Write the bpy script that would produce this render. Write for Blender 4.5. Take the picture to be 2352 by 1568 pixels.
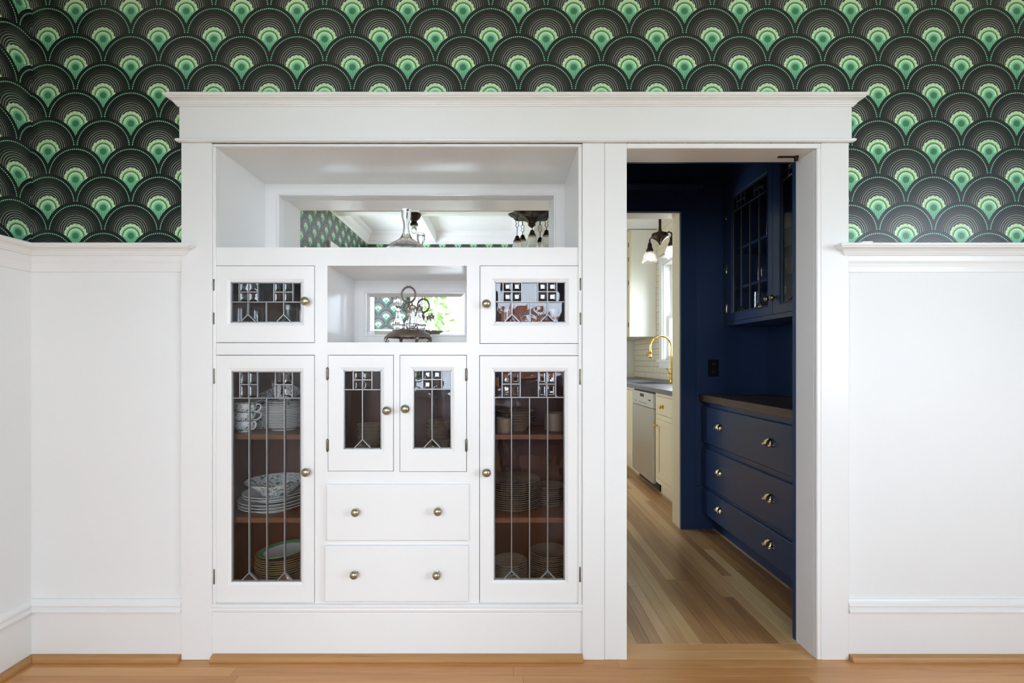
import bpy, math, random
from mathutils import Vector, Matrix
random.seed(7)
PI = math.pi
for o in list(bpy.data.objects): bpy.data.objects.remove(o)
scene = bpy.context.scene
COL = scene.collection

# ------------------------------------------------------------------ camera
CAM_D, CAM_H, F = 1.864, 1.163, 1100.0
VPX, VPY = 1147.0, 829.0
cam_d = bpy.data.cameras.new('camera'); cam = bpy.data.objects.new('camera', cam_d); COL.objects.link(cam)
cam.location = (0, -CAM_D, CAM_H); cam.rotation_euler = (PI/2, 0, 0)
cam_d.sensor_fit = 'HORIZONTAL'; cam_d.sensor_width = 36; cam_d.lens = 36*F/2352
cam_d.shift_x = (1176-VPX)/2352; cam_d.shift_y = (VPY-784)/2352
cam_d.clip_start = 0.02
scene.camera = cam

# ------------------------------------------------------------------ daylight
world = bpy.data.worlds.new('world'); scene.world = world; world.use_nodes = True
wn = world.node_tree.nodes; bg = wn['Background']
bg.inputs[0].default_value = (0.77, 0.855, 1.0, 1); bg.inputs[1].default_value = 7.5

def portal(loc, rot, sx, sy):
    l = bpy.data.lights.new('window_daylight', 'AREA'); l.shape = 'RECTANGLE'; l.size = sx; l.size_y = sy
    l.cycles.is_portal = True
    o = bpy.data.objects.new('window_daylight', l); COL.objects.link(o); o.location = loc; o.rotation_euler = rot
def lamp(name, loc, power, color=(1, .82, .6), r=.03, parent=None):
    l = bpy.data.lights.new(name, 'POINT'); l.energy = power; l.color = color; l.shadow_soft_size = r
    o = bpy.data.objects.new(name, l); COL.objects.link(o); o.location = loc
    return o
BACK_Y, LEFT_X, RIGHT_X, CEIL = -4.0, -1.841, 3.4, 2.95
WIN_BACK = [(-1.12, -.22), (-.08, .82)]
WIN_Z = (.72, 2.36)
WIN_RIGHT = [(-3.75, -2.85), (-2.52, -1.66)]  # rear one added to brighten the left wall; front one follows the wallpaper glare
FILL_WIN_LEFT, FILL_WIN_LEFT_Z = (-3.75, -2.6), (.95, 2.36)  # unseen window added so light from the left reaches the doorway jamb
FILL_KLWIN, FILL_KLWIN_Z = (2.3, 2.95), (1.1, 2.1)  # unseen window added to brighten the kitchen
for a, b in WIN_BACK: portal(((a+b)/2, BACK_Y-.02, sum(WIN_Z)/2), (PI/2, 0, 0), b-a, WIN_Z[1]-WIN_Z[0])
for a, b in WIN_RIGHT: portal((RIGHT_X+.02, (a+b)/2, sum(WIN_Z)/2), (PI/2, 0, PI/2), b-a, WIN_Z[1]-WIN_Z[0])
portal((LEFT_X-.02, sum(FILL_WIN_LEFT)/2, sum(FILL_WIN_LEFT_Z)/2), (PI/2, 0, -PI/2), FILL_WIN_LEFT[1]-FILL_WIN_LEFT[0], FILL_WIN_LEFT_Z[1]-FILL_WIN_LEFT_Z[0])
KWALL_X, KWIN, KWIN_Z = 1.99, (2.75, 3.95), (1.18, 2.34)
portal((KWALL_X+.02, sum(KWIN)/2, sum(KWIN_Z)/2), (PI/2, 0, PI/2), KWIN[1]-KWIN[0], KWIN_Z[1]-KWIN_Z[0])
portal((-1.02, sum(FILL_KLWIN)/2, sum(FILL_KLWIN_Z)/2), (PI/2, 0, -PI/2), FILL_KLWIN[1]-FILL_KLWIN[0], FILL_KLWIN_Z[1]-FILL_KLWIN_Z[0])
vs = scene.view_settings
vs.view_transform = 'Standard'; vs.look = 'None'; vs.exposure = 1.28; vs.gamma = 1; vs.use_curve_mapping = False

# ------------------------------------------------------------------ measuring helpers
def S(y): return F/(CAM_D+y)                     # pixels per metre on the plane at depth y
def wx(px, y=0.): return (px-VPX)/S(y)
def wz(py, y=0.): return CAM_H-(py-VPY)/S(y)

# ------------------------------------------------------------------ mesh builder
class MB:
    def __init__(s): s.v = []; s.f = []; s.uv = None; s.smooth = False; s.mi = []
    def add(s, vs, fs):
        n = len(s.v); s.v += [tuple(p) for p in vs]; s.f += [tuple(i+n for i in f) for f in fs]; return s
    def box(s, x0, x1, y0, y1, z0, z1):
        x0, x1 = min(x0, x1), max(x0, x1); y0, y1 = min(y0, y1), max(y0, y1); z0, z1 = min(z0, z1), max(z0, z1)
        return s.add([(x0,y0,z0),(x1,y0,z0),(x1,y1,z0),(x0,y1,z0),(x0,y0,z1),(x1,y0,z1),(x1,y1,z1),(x0,y1,z1)],
                     [(0,3,2,1),(4,5,6,7),(0,1,5,4),(1,2,6,5),(2,3,7,6),(3,0,4,7)])
    def lathe(s, prof, c=(0,0,0), axis='z', n=24, cap0=True, cap1=True, sx=1, flute=None):
        """prof: list of (radius, height)."""
        vs = []
        for r, h in prof:
            for i in range(n):
                a = 2*PI*i/n; q = r
                if flute: q = r*(1+flute[1]*math.cos(flute[0]*a))
                p = (q*math.cos(a)*sx, q*math.sin(a), h)
                if axis == 'y': p = (p[0], p[2], p[1])
                elif axis == 'x': p = (p[2], p[0], p[1])
                vs.append((p[0]+c[0], p[1]+c[1], p[2]+c[2]))
        fs = []
        for k in range(len(prof)-1):
            for i in range(n):
                j = (i+1) % n; f = (k*n+i, k*n+j, (k+1)*n+j, (k+1)*n+i)
                fs.append(f if axis != 'y' else f[::-1])
        if cap0: fs.append(tuple(range(n))[::-1] if axis != 'y' else tuple(range(n)))
        if cap1:
            t = tuple((len(prof)-1)*n+i for i in range(n)); fs.append(t if axis != 'y' else t[::-1])
        s.smooth = True
        return s.add(vs, fs)
    def tube(s, pts, r, n=8, closed=False):
        pts = [Vector(p) for p in pts]; m = len(pts)
        rs = r if isinstance(r, (list, tuple)) else [r]*m
        vs = []; up = None
        for k, p in enumerate(pts):
            if closed: t = pts[(k+1) % m]-pts[k-1]
            else: t = pts[min(k+1, m-1)]-pts[max(k-1, 0)]
            t.normalize()
            if up is None: up = Vector((0,0,1)) if abs(t.z) < .9 else Vector((1,0,0))
            a = (up - t*up.dot(t)); a.normalize(); b = t.cross(a); up = a
            for i in range(n):
                w = 2*PI*i/n; vs.append(p + a*math.cos(w)*rs[k] + b*math.sin(w)*rs[k])
        fs = []
        for k in range(m if closed else m-1):
            k2 = (k+1) % m
            for i in range(n):
                j = (i+1) % n; fs.append((k*n+i, k*n+j, k2*n+j, k2*n+i))
        if not closed: fs += [tuple(range(n))[::-1], tuple((m-1)*n+i for i in range(n))]
        s.smooth = True
        return s.add(vs, fs)
    def ball(s, c, r, n=12, m=8, sz=1.):
        return s.lathe([(max(r*math.sin(PI*k/m), 1e-5), -r*sz*math.cos(PI*k/m)) for k in range(m+1)], c, 'z', n)
    def xf(s, M):
        s.v = [tuple(M @ Vector(p)) for p in s.v]; return s
    def prism(s, poly, f0, f1):
        """poly: list of 2D, f0/f1 map 2D to the two ends."""
        n = len(poly); vs = [f0(*p) for p in poly]+[f1(*p) for p in poly]
        fs = [tuple(range(n))[::-1], tuple(range(n, 2*n))]+[(i, (i+1) % n, n+(i+1) % n, n+i) for i in range(n)]
        return s.add(vs, fs)
    def mould(s, prof, p0, p1, nrm, r0=0, r1=0):
        """run a profile [(out, z)] along the wall line p0-p1; r: 1 mitred return, -1 inner mitre, 0 square end."""
        p0, p1, nv = Vector(p0), Vector(p1), Vector(nrm); t = (p1-p0).normalized()
        def ring(p, sg, r):
            return [tuple((p+nv*o+t*(sg*r*o)).to_3d()[:2])+(z,) for o, z in prof]
        a = ring(p0, -1, r0); b = ring(p1, 1, r1); n = len(prof)
        fs = [(i, i+1, n+i+1, n+i) for i in range(n-1)]+[(n-1, 0, n, 2*n-1)]
        vs = a+b
        if r0 != 1: fs.append(tuple(range(n)))
        if r1 != 1: fs.append(tuple(range(n, 2*n))[::-1])
        s.add(vs, fs)
        for pp, sg, r, rg in ((p0, -1, r0, a), (p1, 1, r1, b)):
            if r == 1:
                w = [tuple((pp+t*(sg*o)).to_3d()[:2])+(z,) for o, z in prof]
                s.add(rg+w, [(i, i+1, n+i+1, n+i) for i in range(n-1)])
        return s

ORIG = {}
def root_of(o): return ORIG.get(o.name, Vector((0,0,0)))
def tag(o, label=None, cat=None, group=None, kind=None):
    if label: o['label'] = label
    if cat: o['category'] = cat
    if group: o['group'] = group
    if kind: o['kind'] = kind
    return o
def empty(name, loc, label=None, cat=None, group=None, kind=None):
    o = bpy.data.objects.new(name, None); COL.objects.link(o); o.location = loc; o.empty_display_size = .05
    ORIG[o.name] = Vector(loc)
    return tag(o, label, cat, group, kind)
def build(mb, name, mat, parent=None, bevel=0, smooth=None, seg=1):
    xs = [p[0] for p in mb.v]; ys = [p[1] for p in mb.v]; zs = [p[2] for p in mb.v]
    org = Vector(((min(xs)+max(xs))/2, (min(ys)+max(ys))/2, min(zs)))
    me = bpy.data.meshes.new(name)
    me.from_pydata([(p[0]-org.x, p[1]-org.y, p[2]-org.z) for p in mb.v], [], mb.f)
    me.update()
    import bmesh
    bm = bmesh.new(); bm.from_mesh(me); bmesh.ops.recalc_face_normals(bm, faces=bm.faces[:]); bm.to_mesh(me); bm.free()
    o = bpy.data.objects.new(name, me); COL.objects.link(o)
    me.materials.append(mat)
    sm = mb.smooth if smooth is None else smooth
    if sm:
        me.polygons.foreach_set('use_smooth', [True]*len(me.polygons))
        try: me.set_sharp_from_angle(angle=math.radians(38))
        except Exception: pass
    if bevel:
        b = o.modifiers.new('bevel', 'BEVEL'); b.width = bevel; b.segments = seg; b.limit_method = 'ANGLE'; b.angle_limit = math.radians(40)
    ORIG[o.name] = org
    if parent is not None:
        o.parent = parent; o.location = org-root_of(parent)
    else: o.location = org
    return o
def bx(name, mat, parent, *c, bevel=0): return build(MB().box(*c), name, mat, parent, bevel)
def copy_tree(o, offset=Vector((0,0,0)), parent=None, rot=None):
    c = o.copy(); COL.objects.link(c)
    if parent is not None: c.parent = parent
    else: c.location = o.location+Vector(offset)
    if rot is not None: c.rotation_euler = rot
    ORIG[c.name] = ORIG[o.name]+Vector(offset)
    for ch in list(o.children): copy_tree(ch, offset, c)
    return c

# ------------------------------------------------------------------ materials
def srgb(r, g, b):
    f = lambda c: (c/255/12.92) if c/255 <= .04045 else ((c/255+.055)/1.055)**2.4
    return (f(r), f(g), f(b), 1)
def newmat(name):
    m = bpy.data.materials.new(name); m.use_nodes = True
    return m, m.node_tree, m.node_tree.nodes['Principled BSDF']
def simple(name, col, rough=.5, metal=0., spec=.5, bump=0., bscale=200, coat=0., var=0.):
    m, nt, p = newmat(name)
    p.inputs['Base Color'].default_value = col; p.inputs['Roughness'].default_value = rough
    p.inputs['Metallic'].default_value = metal; p.inputs['Specular IOR Level'].default_value = spec
    p.inputs['Coat Weight'].default_value = coat; p.inputs['Coat Roughness'].default_value = .08
    tc = nt.nodes.new('ShaderNodeTexCoord')
    if bump or var:
        nz = nt.nodes.new('ShaderNodeTexNoise'); nz.inputs['Scale'].default_value = bscale; nz.inputs['Detail'].default_value = 3
        nt.links.new(tc.outputs['Object'], nz.inputs['Vector'])
        if bump:
            b = nt.nodes.new('ShaderNodeBump'); b.inputs['Strength'].default_value = bump; b.inputs['Distance'].default_value = .002
            nt.links.new(nz.outputs['Fac'], b.inputs['Height']); nt.links.new(b.outputs['Normal'], p.inputs['Normal'])
        if var:
            mx = nt.nodes.new('ShaderNodeMix'); mx.data_type = 'RGBA'
            mx.inputs['A'].default_value = tuple(c*(1-var) for c in col[:3])+(1,); mx.inputs['B'].default_value = tuple(min(1, c*(1+var)) for c in col[:3])+(1,)
            nt.links.new(nz.outputs['Fac'], mx.inputs['Factor']); nt.links.new(mx.outputs['Result'], p.inputs['Base Color'])
    return m
def glass_thin(name, tint=(1,1,1,1), wave=0., f0=.045, gain=1., wscale=14):
    m, nt, p = newmat(name); nt.nodes.remove(p); N = nt.nodes.new; L = nt.links.new
    tr = N('ShaderNodeBsdfTransparent'); tr.inputs[0].default_value = tint
    gl = N('ShaderNodeBsdfGlossy'); gl.inputs['Roughness'].default_value = 0.0; gl.inputs[0].default_value = (1,1,1,1)
    geo = N('ShaderNodeNewGeometry'); dt = N('ShaderNodeVectorMath'); dt.operation = 'DOT_PRODUCT'
    L(geo.outputs['Normal'], dt.inputs[0]); L(geo.outputs['Incoming'], dt.inputs[1])
    def math_(op, a, b=None):
        n = N('ShaderNodeMath'); n.operation = op
        for i, q in enumerate((a, b)):
            if q is None: continue
            if isinstance(q, (int, float)): n.inputs[i].default_value = q
            else: L(q, n.inputs[i])
        return n.outputs[0]
    c = math_('ABSOLUTE', dt.outputs['Value']); k = math_('POWER', math_('SUBTRACT', 1., c), 5.)
    fr = math_('MULTIPLY', math_('ADD', math_('MULTIPLY', k, 1-f0), f0), gain)
    mix = N('ShaderNodeMixShader'); L(fr, mix.inputs[0]); L(tr.outputs[0], mix.inputs[1]); L(gl.outputs[0], mix.inputs[2])
    if wave:
        tc = N('ShaderNodeTexCoord'); nz = N('ShaderNodeTexNoise'); nz.inputs['Scale'].default_value = wscale; nz.inputs['Detail'].default_value = 1
        L(tc.outputs['Object'], nz.inputs['Vector']); b = N('ShaderNodeBump'); b.inputs['Strength'].default_value = wave; b.inputs['Distance'].default_value = .01
        L(nz.outputs['Fac'], b.inputs['Height']); L(b.outputs['Normal'], gl.inputs['Normal'])
    L(mix.outputs[0], nt.nodes['Material Output'].inputs[0])
    return m
def glass_solid(name, tint=(1,1,1,1), rough=0.):
    m, nt, p = newmat(name)
    p.inputs['Base Color'].default_value = tint; p.inputs['Transmission Weight'].default_value = 1
    p.inputs['Roughness'].default_value = rough; p.inputs['IOR'].default_value = 1.5
    return m
def wood(name, cols, rough=.35, along='x', gscale=30., coat=0., obj_var=.5, var=.5):
    """cols: dark..light; grain runs along a local axis; every object gets its own tone."""
    m, nt, p = newmat(name); N = nt.nodes.new; L = nt.links.new
    tc = N('ShaderNodeTexCoord'); oi = N('ShaderNodeObjectInfo'); mp = N('ShaderNodeMapping')
    sc = {'x': (gscale*.05, gscale, gscale), 'y': (gscale, gscale*.05, gscale), 'z': (gscale, gscale, gscale*.05)}[along]
    mp.inputs['Scale'].default_value = sc
    ad = N('ShaderNodeVectorMath'); ad.operation = 'MULTIPLY_ADD'; ad.inputs[1].default_value = (31, 17, 23)
    L(oi.outputs['Random'], ad.inputs[0]); L(tc.outputs['Object'], ad.inputs[2]); L(ad.outputs[0], mp.inputs['Vector'])
    nz = N('ShaderNodeTexNoise'); nz.inputs['Scale'].default_value = 1.; nz.inputs['Detail'].default_value = 6; nz.inputs['Roughness'].default_value = .65
    nz.inputs['Distortion'].default_value = .6
    L(mp.outputs[0], nz.inputs['Vector'])
    n2 = N('ShaderNodeTexNoise'); n2.inputs['Scale'].default_value = 3.; n2.inputs['Detail'].default_value = 2; L(mp.outputs[0], n2.inputs['Vector'])
    def mth(op, a, b):
        n = N('ShaderNodeMath'); n.operation = op
        for i, q in enumerate((a, b)):
            if isinstance(q, (int, float)): n.inputs[i].default_value = q
            else: L(q, n.inputs[i])
        return n.outputs[0]
    a = mth('MULTIPLY', mth('SUBTRACT', nz.outputs['Fac'], .5), var*1.6)
    b = mth('MULTIPLY', mth('SUBTRACT', oi.outputs['Random'], .5), obj_var)
    c = mth('MULTIPLY', mth('SUBTRACT', n2.outputs['Fac'], .5), var*.7)
    fac = mth('ADD', mth('ADD', mth('ADD', a, b), c), .5)
    cr = N('ShaderNodeValToRGB'); L(fac, cr.inputs[0])
    el = cr.color_ramp.elements; el[0].position = .1; el[1].position = .9; el[0].color = cols[0]; el[1].color = cols[-1]
    for i, cc in enumerate(cols[1:-1]):
        e = el.new(.1+.8*(i+1)/(len(cols)-1)); e.color = cc
    L(cr.outputs[0], p.inputs['Base Color']); p.inputs['Roughness'].default_value = rough
    p.inputs['Coat Weight'].default_value = coat; p.inputs['Coat Roughness'].default_value = .12
    bp = N('ShaderNodeBump'); bp.inputs['Strength'].default_value = .08; bp.inputs['Distance'].default_value = .001
    L(nz.outputs['Fac'], bp.inputs['Height']); L(bp.outputs[0], p.inputs['Normal'])
    return m

class E:                                           # tiny expression helper for the printed wallpaper
    nt = None
    def __init__(s, q): s.q = q
    @staticmethod
    def op(kind, *a, clamp=False):
        n = E.nt.nodes.new('ShaderNodeMath'); n.operation = kind; n.use_clamp = clamp
        for i, x in enumerate(a):
            x = x.q if isinstance(x, E) else x
            if isinstance(x, (int, float)): n.inputs[i].default_value = x
            else: E.nt.links.new(x, n.inputs[i])
        return E(n.outputs[0])
    def __add__(s, o): return E.op('ADD', s, o)
    __radd__ = __add__
    def __sub__(s, o): return E.op('SUBTRACT', s, o)
    def __rsub__(s, o): return E.op('SUBTRACT', o, s)
    def __mul__(s, o): return E.op('MULTIPLY', s, o)
    __rmul__ = __mul__
    def __truediv__(s, o): return E.op('DIVIDE', s, o)
    def lt(s, o, w=.004): return E.op('ADD', (E.op('SUBTRACT', o, s))/w, .5, clamp=True)
    def floor(s): return E.op('FLOOR', s)
    def frac(s): return E.op('FRACT', s)
    def abs(s): return E.op('ABSOLUTE', s)
def hyp(a, b): return E.op('SQRT', a*a+b*b)
def mixf(a, b, t): return a+(b-a)*t
def mixc(a, b, t):
    n = E.nt.nodes.new('ShaderNodeMix'); n.data_type = 'RGBA'
    for k, x in (('A', a), ('B', b)):
        if isinstance(x, tuple): n.inputs[k].default_value = x
        else: E.nt.links.new(x, n.inputs[k])
    E.nt.links.new(t.q, n.inputs['Factor']); return n.outputs['Result']
def ramp(t, stops):
    n = E.nt.nodes.new('ShaderNodeValToRGB'); E.nt.links.new(t.q, n.inputs[0]); el = n.color_ramp.elements
    el[0].position, el[0].color = stops[0]; el[1].position, el[1].color = stops[-1]
    for p_, c in stops[1:-1]: e = el.new(p_); e.color = c
    return n.outputs[0]
def wallpaper():
    """Fish-scale paper: overlapping fans with dotted rims, thin rings, dotted rings and a scalloped green flower. UV is in metres."""
    m, nt, p = newmat('wallpaper'); E.nt = nt; N = nt.nodes.new; L = nt.links.new
    uvn = N('ShaderNodeUVMap'); sx = N('ShaderNodeSeparateXYZ'); L(uvn.outputs[0], sx.inputs[0])
    u = E(sx.outputs[0])/.2178; v = E(sx.outputs[1])/.2209
    k = (v*2).floor(); par = ((k*.5).frac())            # 0 or .5 -> half period shift
    duA = (u-par+.5).frac()-.5; dvA = v-k*.5
    RO = .538                                           # the dark rim of a fan laps over its neighbours above
    inA = hyp(duA, dvA).lt(RO, .0002)
    duB = (u-par+1.0).frac()-.5
    inZ = hyp(duB, dvA+.5).lt(RO, .0002)
    du = mixf(mixf(duB, duA, inA), duB, inZ); dv = mixf(mixf(dvA-.5, dvA, inA), dvA+.5, inZ)
    r = hyp(du, dv); th = E.op('ARCTAN2', dv, du)
    col = srgb(26, 33, 28)
    col = mixc(srgb(36, 33, 33), col, (r-.36).abs().lt(.13, .25))
    def ring(col, rr, w, c): return mixc(col, c, (r-rr).abs().lt(w, .004))
    col = ring(col, .412, .0012, srgb(78, 72, 72)); col = ring(col, .376, .0022, srgb(120, 112, 112)); col = ring(col, .338, .0028, srgb(138, 132, 130))
    def dots(col, rr, n, rad, c):
        t = ((th*(n/(2*PI))).frac()-.5)*(2*PI*rr/n)
        return mixc(col, c, hyp(r-rr, t).lt(rad, .005))
    col = dots(col, .474, 84, .0105, srgb(150, 222, 188))
    for rr, n, rad in ((.302, 104, .0052), (.263, 84, .0058), (.224, 70, .0062), (.186, 58, .0066), (.15, 46, .006)):
        col = dots(col, rr, n, rad, srgb(215, 226, 205))
    fv = dv+.072; rf = hyp(du, fv); tf = E.op('ARCTAN2', fv, du)
    s1 = (E.op('SINE', tf*8.5+.25)).abs()*.014; s2 = (E.op('SINE', tf*10.5)).abs()*.010
    outer = rf-s1; inner = rf-s2
    G = [(0, srgb(66, 130, 92)), (.24, srgb(72, 136, 96)), (.29, srgb(122, 204, 160)), (.40, srgb(126, 206, 160)), (.43, srgb(172, 228, 178)), (.58, srgb(212, 242, 194)),
         (.625, srgb(214, 244, 196)), (.64, srgb(58, 112, 66)), (.70, srgb(66, 124, 72)), (.80, srgb(190, 232, 174)), (.97, srgb(220, 246, 202)), (1., srgb(220, 246, 202))]
    fcol = ramp(inner/.206, G)
    col = mixc(col, fcol, outer.lt(.203, .004))
    below = (dv-du.abs()*.44).lt(-.136, .006)*dv.lt(-.077, .004)
    st = ((du/.0317).frac()-.5).abs().lt(.23, .12)
    fade = (dv+.5)*2.4
    dk = ramp(fade, [(0, srgb(40, 84, 60)), (1, srgb(90, 178, 134))]); lt_ = ramp(fade, [(0, srgb(60, 120, 88)), (1, srgb(156, 224, 182))])
    col = mixc(col, mixc(dk, lt_, st), below)
    L(col, p.inputs['Base Color'])
    p.inputs['Roughness'].default_value = .3; p.inputs['Specular IOR Level'].default_value = .55
    tc = N('ShaderNodeTexCoord'); nz = N('ShaderNodeTexNoise'); nz.inputs['Scale'].default_value = 420; nz.inputs['Detail'].default_value = 2
    L(tc.outputs['Object'], nz.inputs['Vector']); b = N('ShaderNodeBump'); b.inputs['Strength'].default_value = .22; b.inputs['Distance'].default_value = .001
    L(nz.outputs['Fac'], b.inputs['Height']); L(b.outputs[0], p.inputs['Normal'])
    return m
def china(name, base, band=True):
    """white porcelain with printed leaves and flowers"""
    m, nt, p = newmat(name); N = nt.nodes.new; L = nt.links.new
    tc = N('ShaderNodeTexCoord'); E.nt = nt
    def nz(sc, off):
        mp = N('ShaderNodeMapping'); mp.inputs['Location'].default_value = (off, off*2, off*3); L(tc.outputs['Object'], mp.inputs['Vector'])
        n = N('ShaderNodeTexNoise'); n.inputs['Scale'].default_value = sc; n.inputs['Detail'].default_value = 4; n.inputs['Roughness'].default_value = .7
        L(mp.outputs[0], n.inputs['Vector']); return E(n.outputs['Fac'])
    col = base
    col = mixc(col, srgb(64, 120, 70), (nz(60, 1.)).lt(.435, .03))
    col = mixc(col, srgb(120, 50, 40), (nz(85, 4.)).lt(.38, .03))
    col = mixc(col, srgb(40, 48, 60), (nz(110, 7.)).lt(.385, .03))
    L(col, p.inputs['Base Color']); p.inputs['Roughness'].default_value = .12; p.inputs['Coat Weight'].default_value = .4
    return m

WHITE = simple('white_paint', srgb(243, 241, 238), .24, spec=.28, bump=.03, bscale=60)
WALLW = simple('white_wall_paint', srgb(243, 242, 240), .58, spec=.15, bump=.03, bscale=90)
CEILW = simple('ceiling_paint', srgb(245, 245, 243), .6)
WALLP = wallpaper()
NAVY = simple('navy_paint', srgb(42, 62, 98), .3, bump=.02, bscale=80)
NAVYW = simple('navy_wall_paint', srgb(42, 63, 100), .42, bump=.03, bscale=80)
CREAM = simple('cream_paint', srgb(232, 218, 182), .35)
CREAMW = simple('pale_cream_wall', srgb(238, 234, 220), .45)
BRASS_OLD = simple('aged_brass', srgb(176, 170, 148), .3, metal=1., bump=.12, bscale=90, var=.15)
HINGE = simple('dull_bronze', srgb(120, 114, 98), .4, metal=1., bump=.1, bscale=150)
NICKEL = simple('polished_nickel', srgb(215, 200, 165), .14, metal=1.)
BRASS = simple('bright_brass', srgb(226, 182, 88), .16, metal=1.)
BRONZE = simple('dark_bronze', srgb(58, 46, 38), .38, metal=.8)
LEAD_D = simple('dark_came', srgb(92, 92, 94), .4, metal=.75)
LEAD = simple('lead_came', srgb(170, 170, 172), .36, metal=.75, bump=.2, bscale=250)
STEEL = simple('brushed_steel', srgb(196, 196, 192), .3, metal=.85)
STEEL_D = simple('dark_grille', srgb(40, 42, 46), .5)
SILVER = simple('tarnished_silver', srgb(150, 142, 132), .3, metal=1., bump=.5, bscale=140, var=.3)
BLACK = simple('black_plastic', srgb(14, 14, 16), .35)
PANE = glass_thin('cabinet_glass', (.93, .94, .95, 1), wave=.12, gain=.48)
WPANE = glass_thin('window_glass', (.98, .99, .99, 1))
BEVEL = glass_solid('bevelled_glass')
CRYSTAL = glass_solid('crystal')
SHADE = glass_solid('ribbed_shade_glass', (1, .98, .94, 1), .25)
MIRROR = simple('mirror_silvering', (.93, .94, .94, 1), .005, metal=1.)
OAK = wood('oak_floor', [srgb(176, 116, 64), srgb(204, 146, 88), srgb(220, 166, 108), srgb(232, 186, 130)], .3, 'x', 26, coat=.15, obj_var=.45, var=.35)
OAK_D = wood('oak_floor_dark', [srgb(140, 98, 60), srgb(188, 142, 92), srgb(212, 170, 116), srgb(234, 202, 148)], .3, 'x', 26, coat=.15, obj_var=.7, var=.3)
SHOE = wood('oak_shoe', [srgb(150, 104, 60), srgb(186, 136, 84), srgb(204, 158, 104)], .4, 'x', 30, obj_var=.2)
MAHOG = wood('mahogany', [srgb(52, 24, 15), srgb(88, 44, 27), srgb(118, 64, 40)], .38, 'z', 22, obj_var=.1)
MAHOGX = wood('mahogany_shelf', [srgb(76, 42, 26), srgb(112, 66, 40), srgb(140, 86, 54)], .4, 'x', 30, obj_var=.1)
WALNUT = wood('walnut', [srgb(58, 40, 30), srgb(88, 64, 48), srgb(118, 90, 68)], .35, 'y', 26, obj_var=.1)
TABLEW = wood('dark_table_wood', [srgb(34, 22, 16), srgb(58, 38, 26), srgb(76, 52, 36)], .3, 'x', 20, obj_var=.2)
SOAP = simple('soapstone', srgb(92, 94, 100), .3, var=.2, bscale=9)
SINKW = simple('white_fireclay', srgb(240, 240, 238), .15)
TILE = simple('ivory_tile', srgb(236, 226, 198), .14, spec=.6)
GROUT = simple('grout', srgb(178, 168, 146), .8)
CHINA = china('painted_china', srgb(236, 238, 236))
CHINAW = simple('white_china', srgb(232, 232, 226), .14, coat=.3)
CHINAG = simple('green_rim_glaze', srgb(96, 158, 104), .15)
TOPAZ = simple('smoky_glass_plate', srgb(150, 122, 82), .1, spec=.7)
DARKPL = simple('dark_stoneware', srgb(128, 108, 90), .2, spec=.6)
FABRIC = simple('plum_fabric', srgb(96, 84, 92), .9, bump=.3, bscale=300)
CURT = simple('pale_blue_curtain', srgb(196, 206, 232), .9)

# ================================================================== the setting
def set_uv(o, fn):
    me = o.data; lay = me.uv_layers.new(name='UVMap'); mw = o.location
    for l in me.loops:
        c = me.vertices[l.vertex_index].co; lay.data[l.index].uv = fn(c.x+mw.x, c.y+mw.y, c.z+mw.z)
def cells(a0, a1, z0, z1, holes):
    """rectangles left of a wall after cutting its openings"""
    cuts = sorted({a0, a1} | {h for ho in holes for h in ho[:2] if a0 < h < a1})
    out = []
    for p, q in zip(cuts, cuts[1:]):
        zs = [z0]
        for h in sorted(holes, key=lambda h: h[2]):
            if h[0] <= p+1e-6 and h[1] >= q-1e-6: zs += [max(h[2], z0), min(h[3], z1)]
        zs.append(z1)
        for i in range(0, len(zs), 2):
            if zs[i+1]-zs[i] > 1e-5: out.append((p, q, zs[i], zs[i+1]))
    return out
UV_FRONT = lambda x, y, z: (x+.034, z-2.444)
UV_SIDE = lambda x, y, z: (y+.031+.1089, z-2.444)
HOLE_F = [(-1.2, .34, -1, 2.03), (.34, .46, -1, 2.03), (.46, 1.26, -1, 2.03)]

mb = MB()
for a, b, c, d in cells(LEFT_X-.12, RIGHT_X+.12, 0, CEIL, HOLE_F): mb.box(a, b, .02, .137, c, d)
o = build(mb, 'wall_front', WALLP); set_uv(o, UV_FRONT)
tag(o, 'green and black fan patterned wallpaper wall around the built-in cabinet', 'wall', kind='structure')
mb = MB()
hl_ = [FILL_WIN_LEFT+FILL_WIN_LEFT_Z]
for a, b, c, d in cells(BACK_Y-.12, .02, 0, CEIL, hl_): mb.box(LEFT_X-.12, LEFT_X, a, b, c, d)
o = build(mb, 'wall_left', WALLP); set_uv(o, UV_SIDE)
tag(o, 'fan patterned wallpaper wall turning the left corner', 'wall', kind='structure')
hb = [(a, b)+WIN_Z for a, b in WIN_BACK]; hr = [(a, b)+WIN_Z for a, b in WIN_RIGHT]
mb = MB()
for a, b, c, d in cells(LEFT_X-.12, RIGHT_X+.12, 0, CEIL, hb): mb.box(a, b, BACK_Y-.12, BACK_Y, c, d)
o = build(mb, 'wall_back', WALLP); set_uv(o, UV_FRONT); tag(o, 'window wall of the dining room seen in the mirrors', 'wall', kind='structure')
mb = MB()
for a, b, c, d in cells(BACK_Y, .02, 0, CEIL, hr): mb.box(RIGHT_X, RIGHT_X+.12, a, b, c, d)
o = build(mb, 'wall_right', WALLP); set_uv(o, UV_SIDE); tag(o, 'window wall on the right outside the view', 'wall', kind='structure')
tag(bx('ceiling', CEILW, None, LEFT_X, RIGHT_X, BACK_Y, .02, CEIL, CEIL+.1), 'white coffered ceiling seen in the upper mirror', 'ceiling', kind='structure')

TN = [0]
def trim(mb, mat, label, bevel=0, cat='trim'):
    TN[0] += 1
    return tag(build(mb, 'trim_%d' % TN[0], mat, None, bevel), label, cat, kind='structure')

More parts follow.
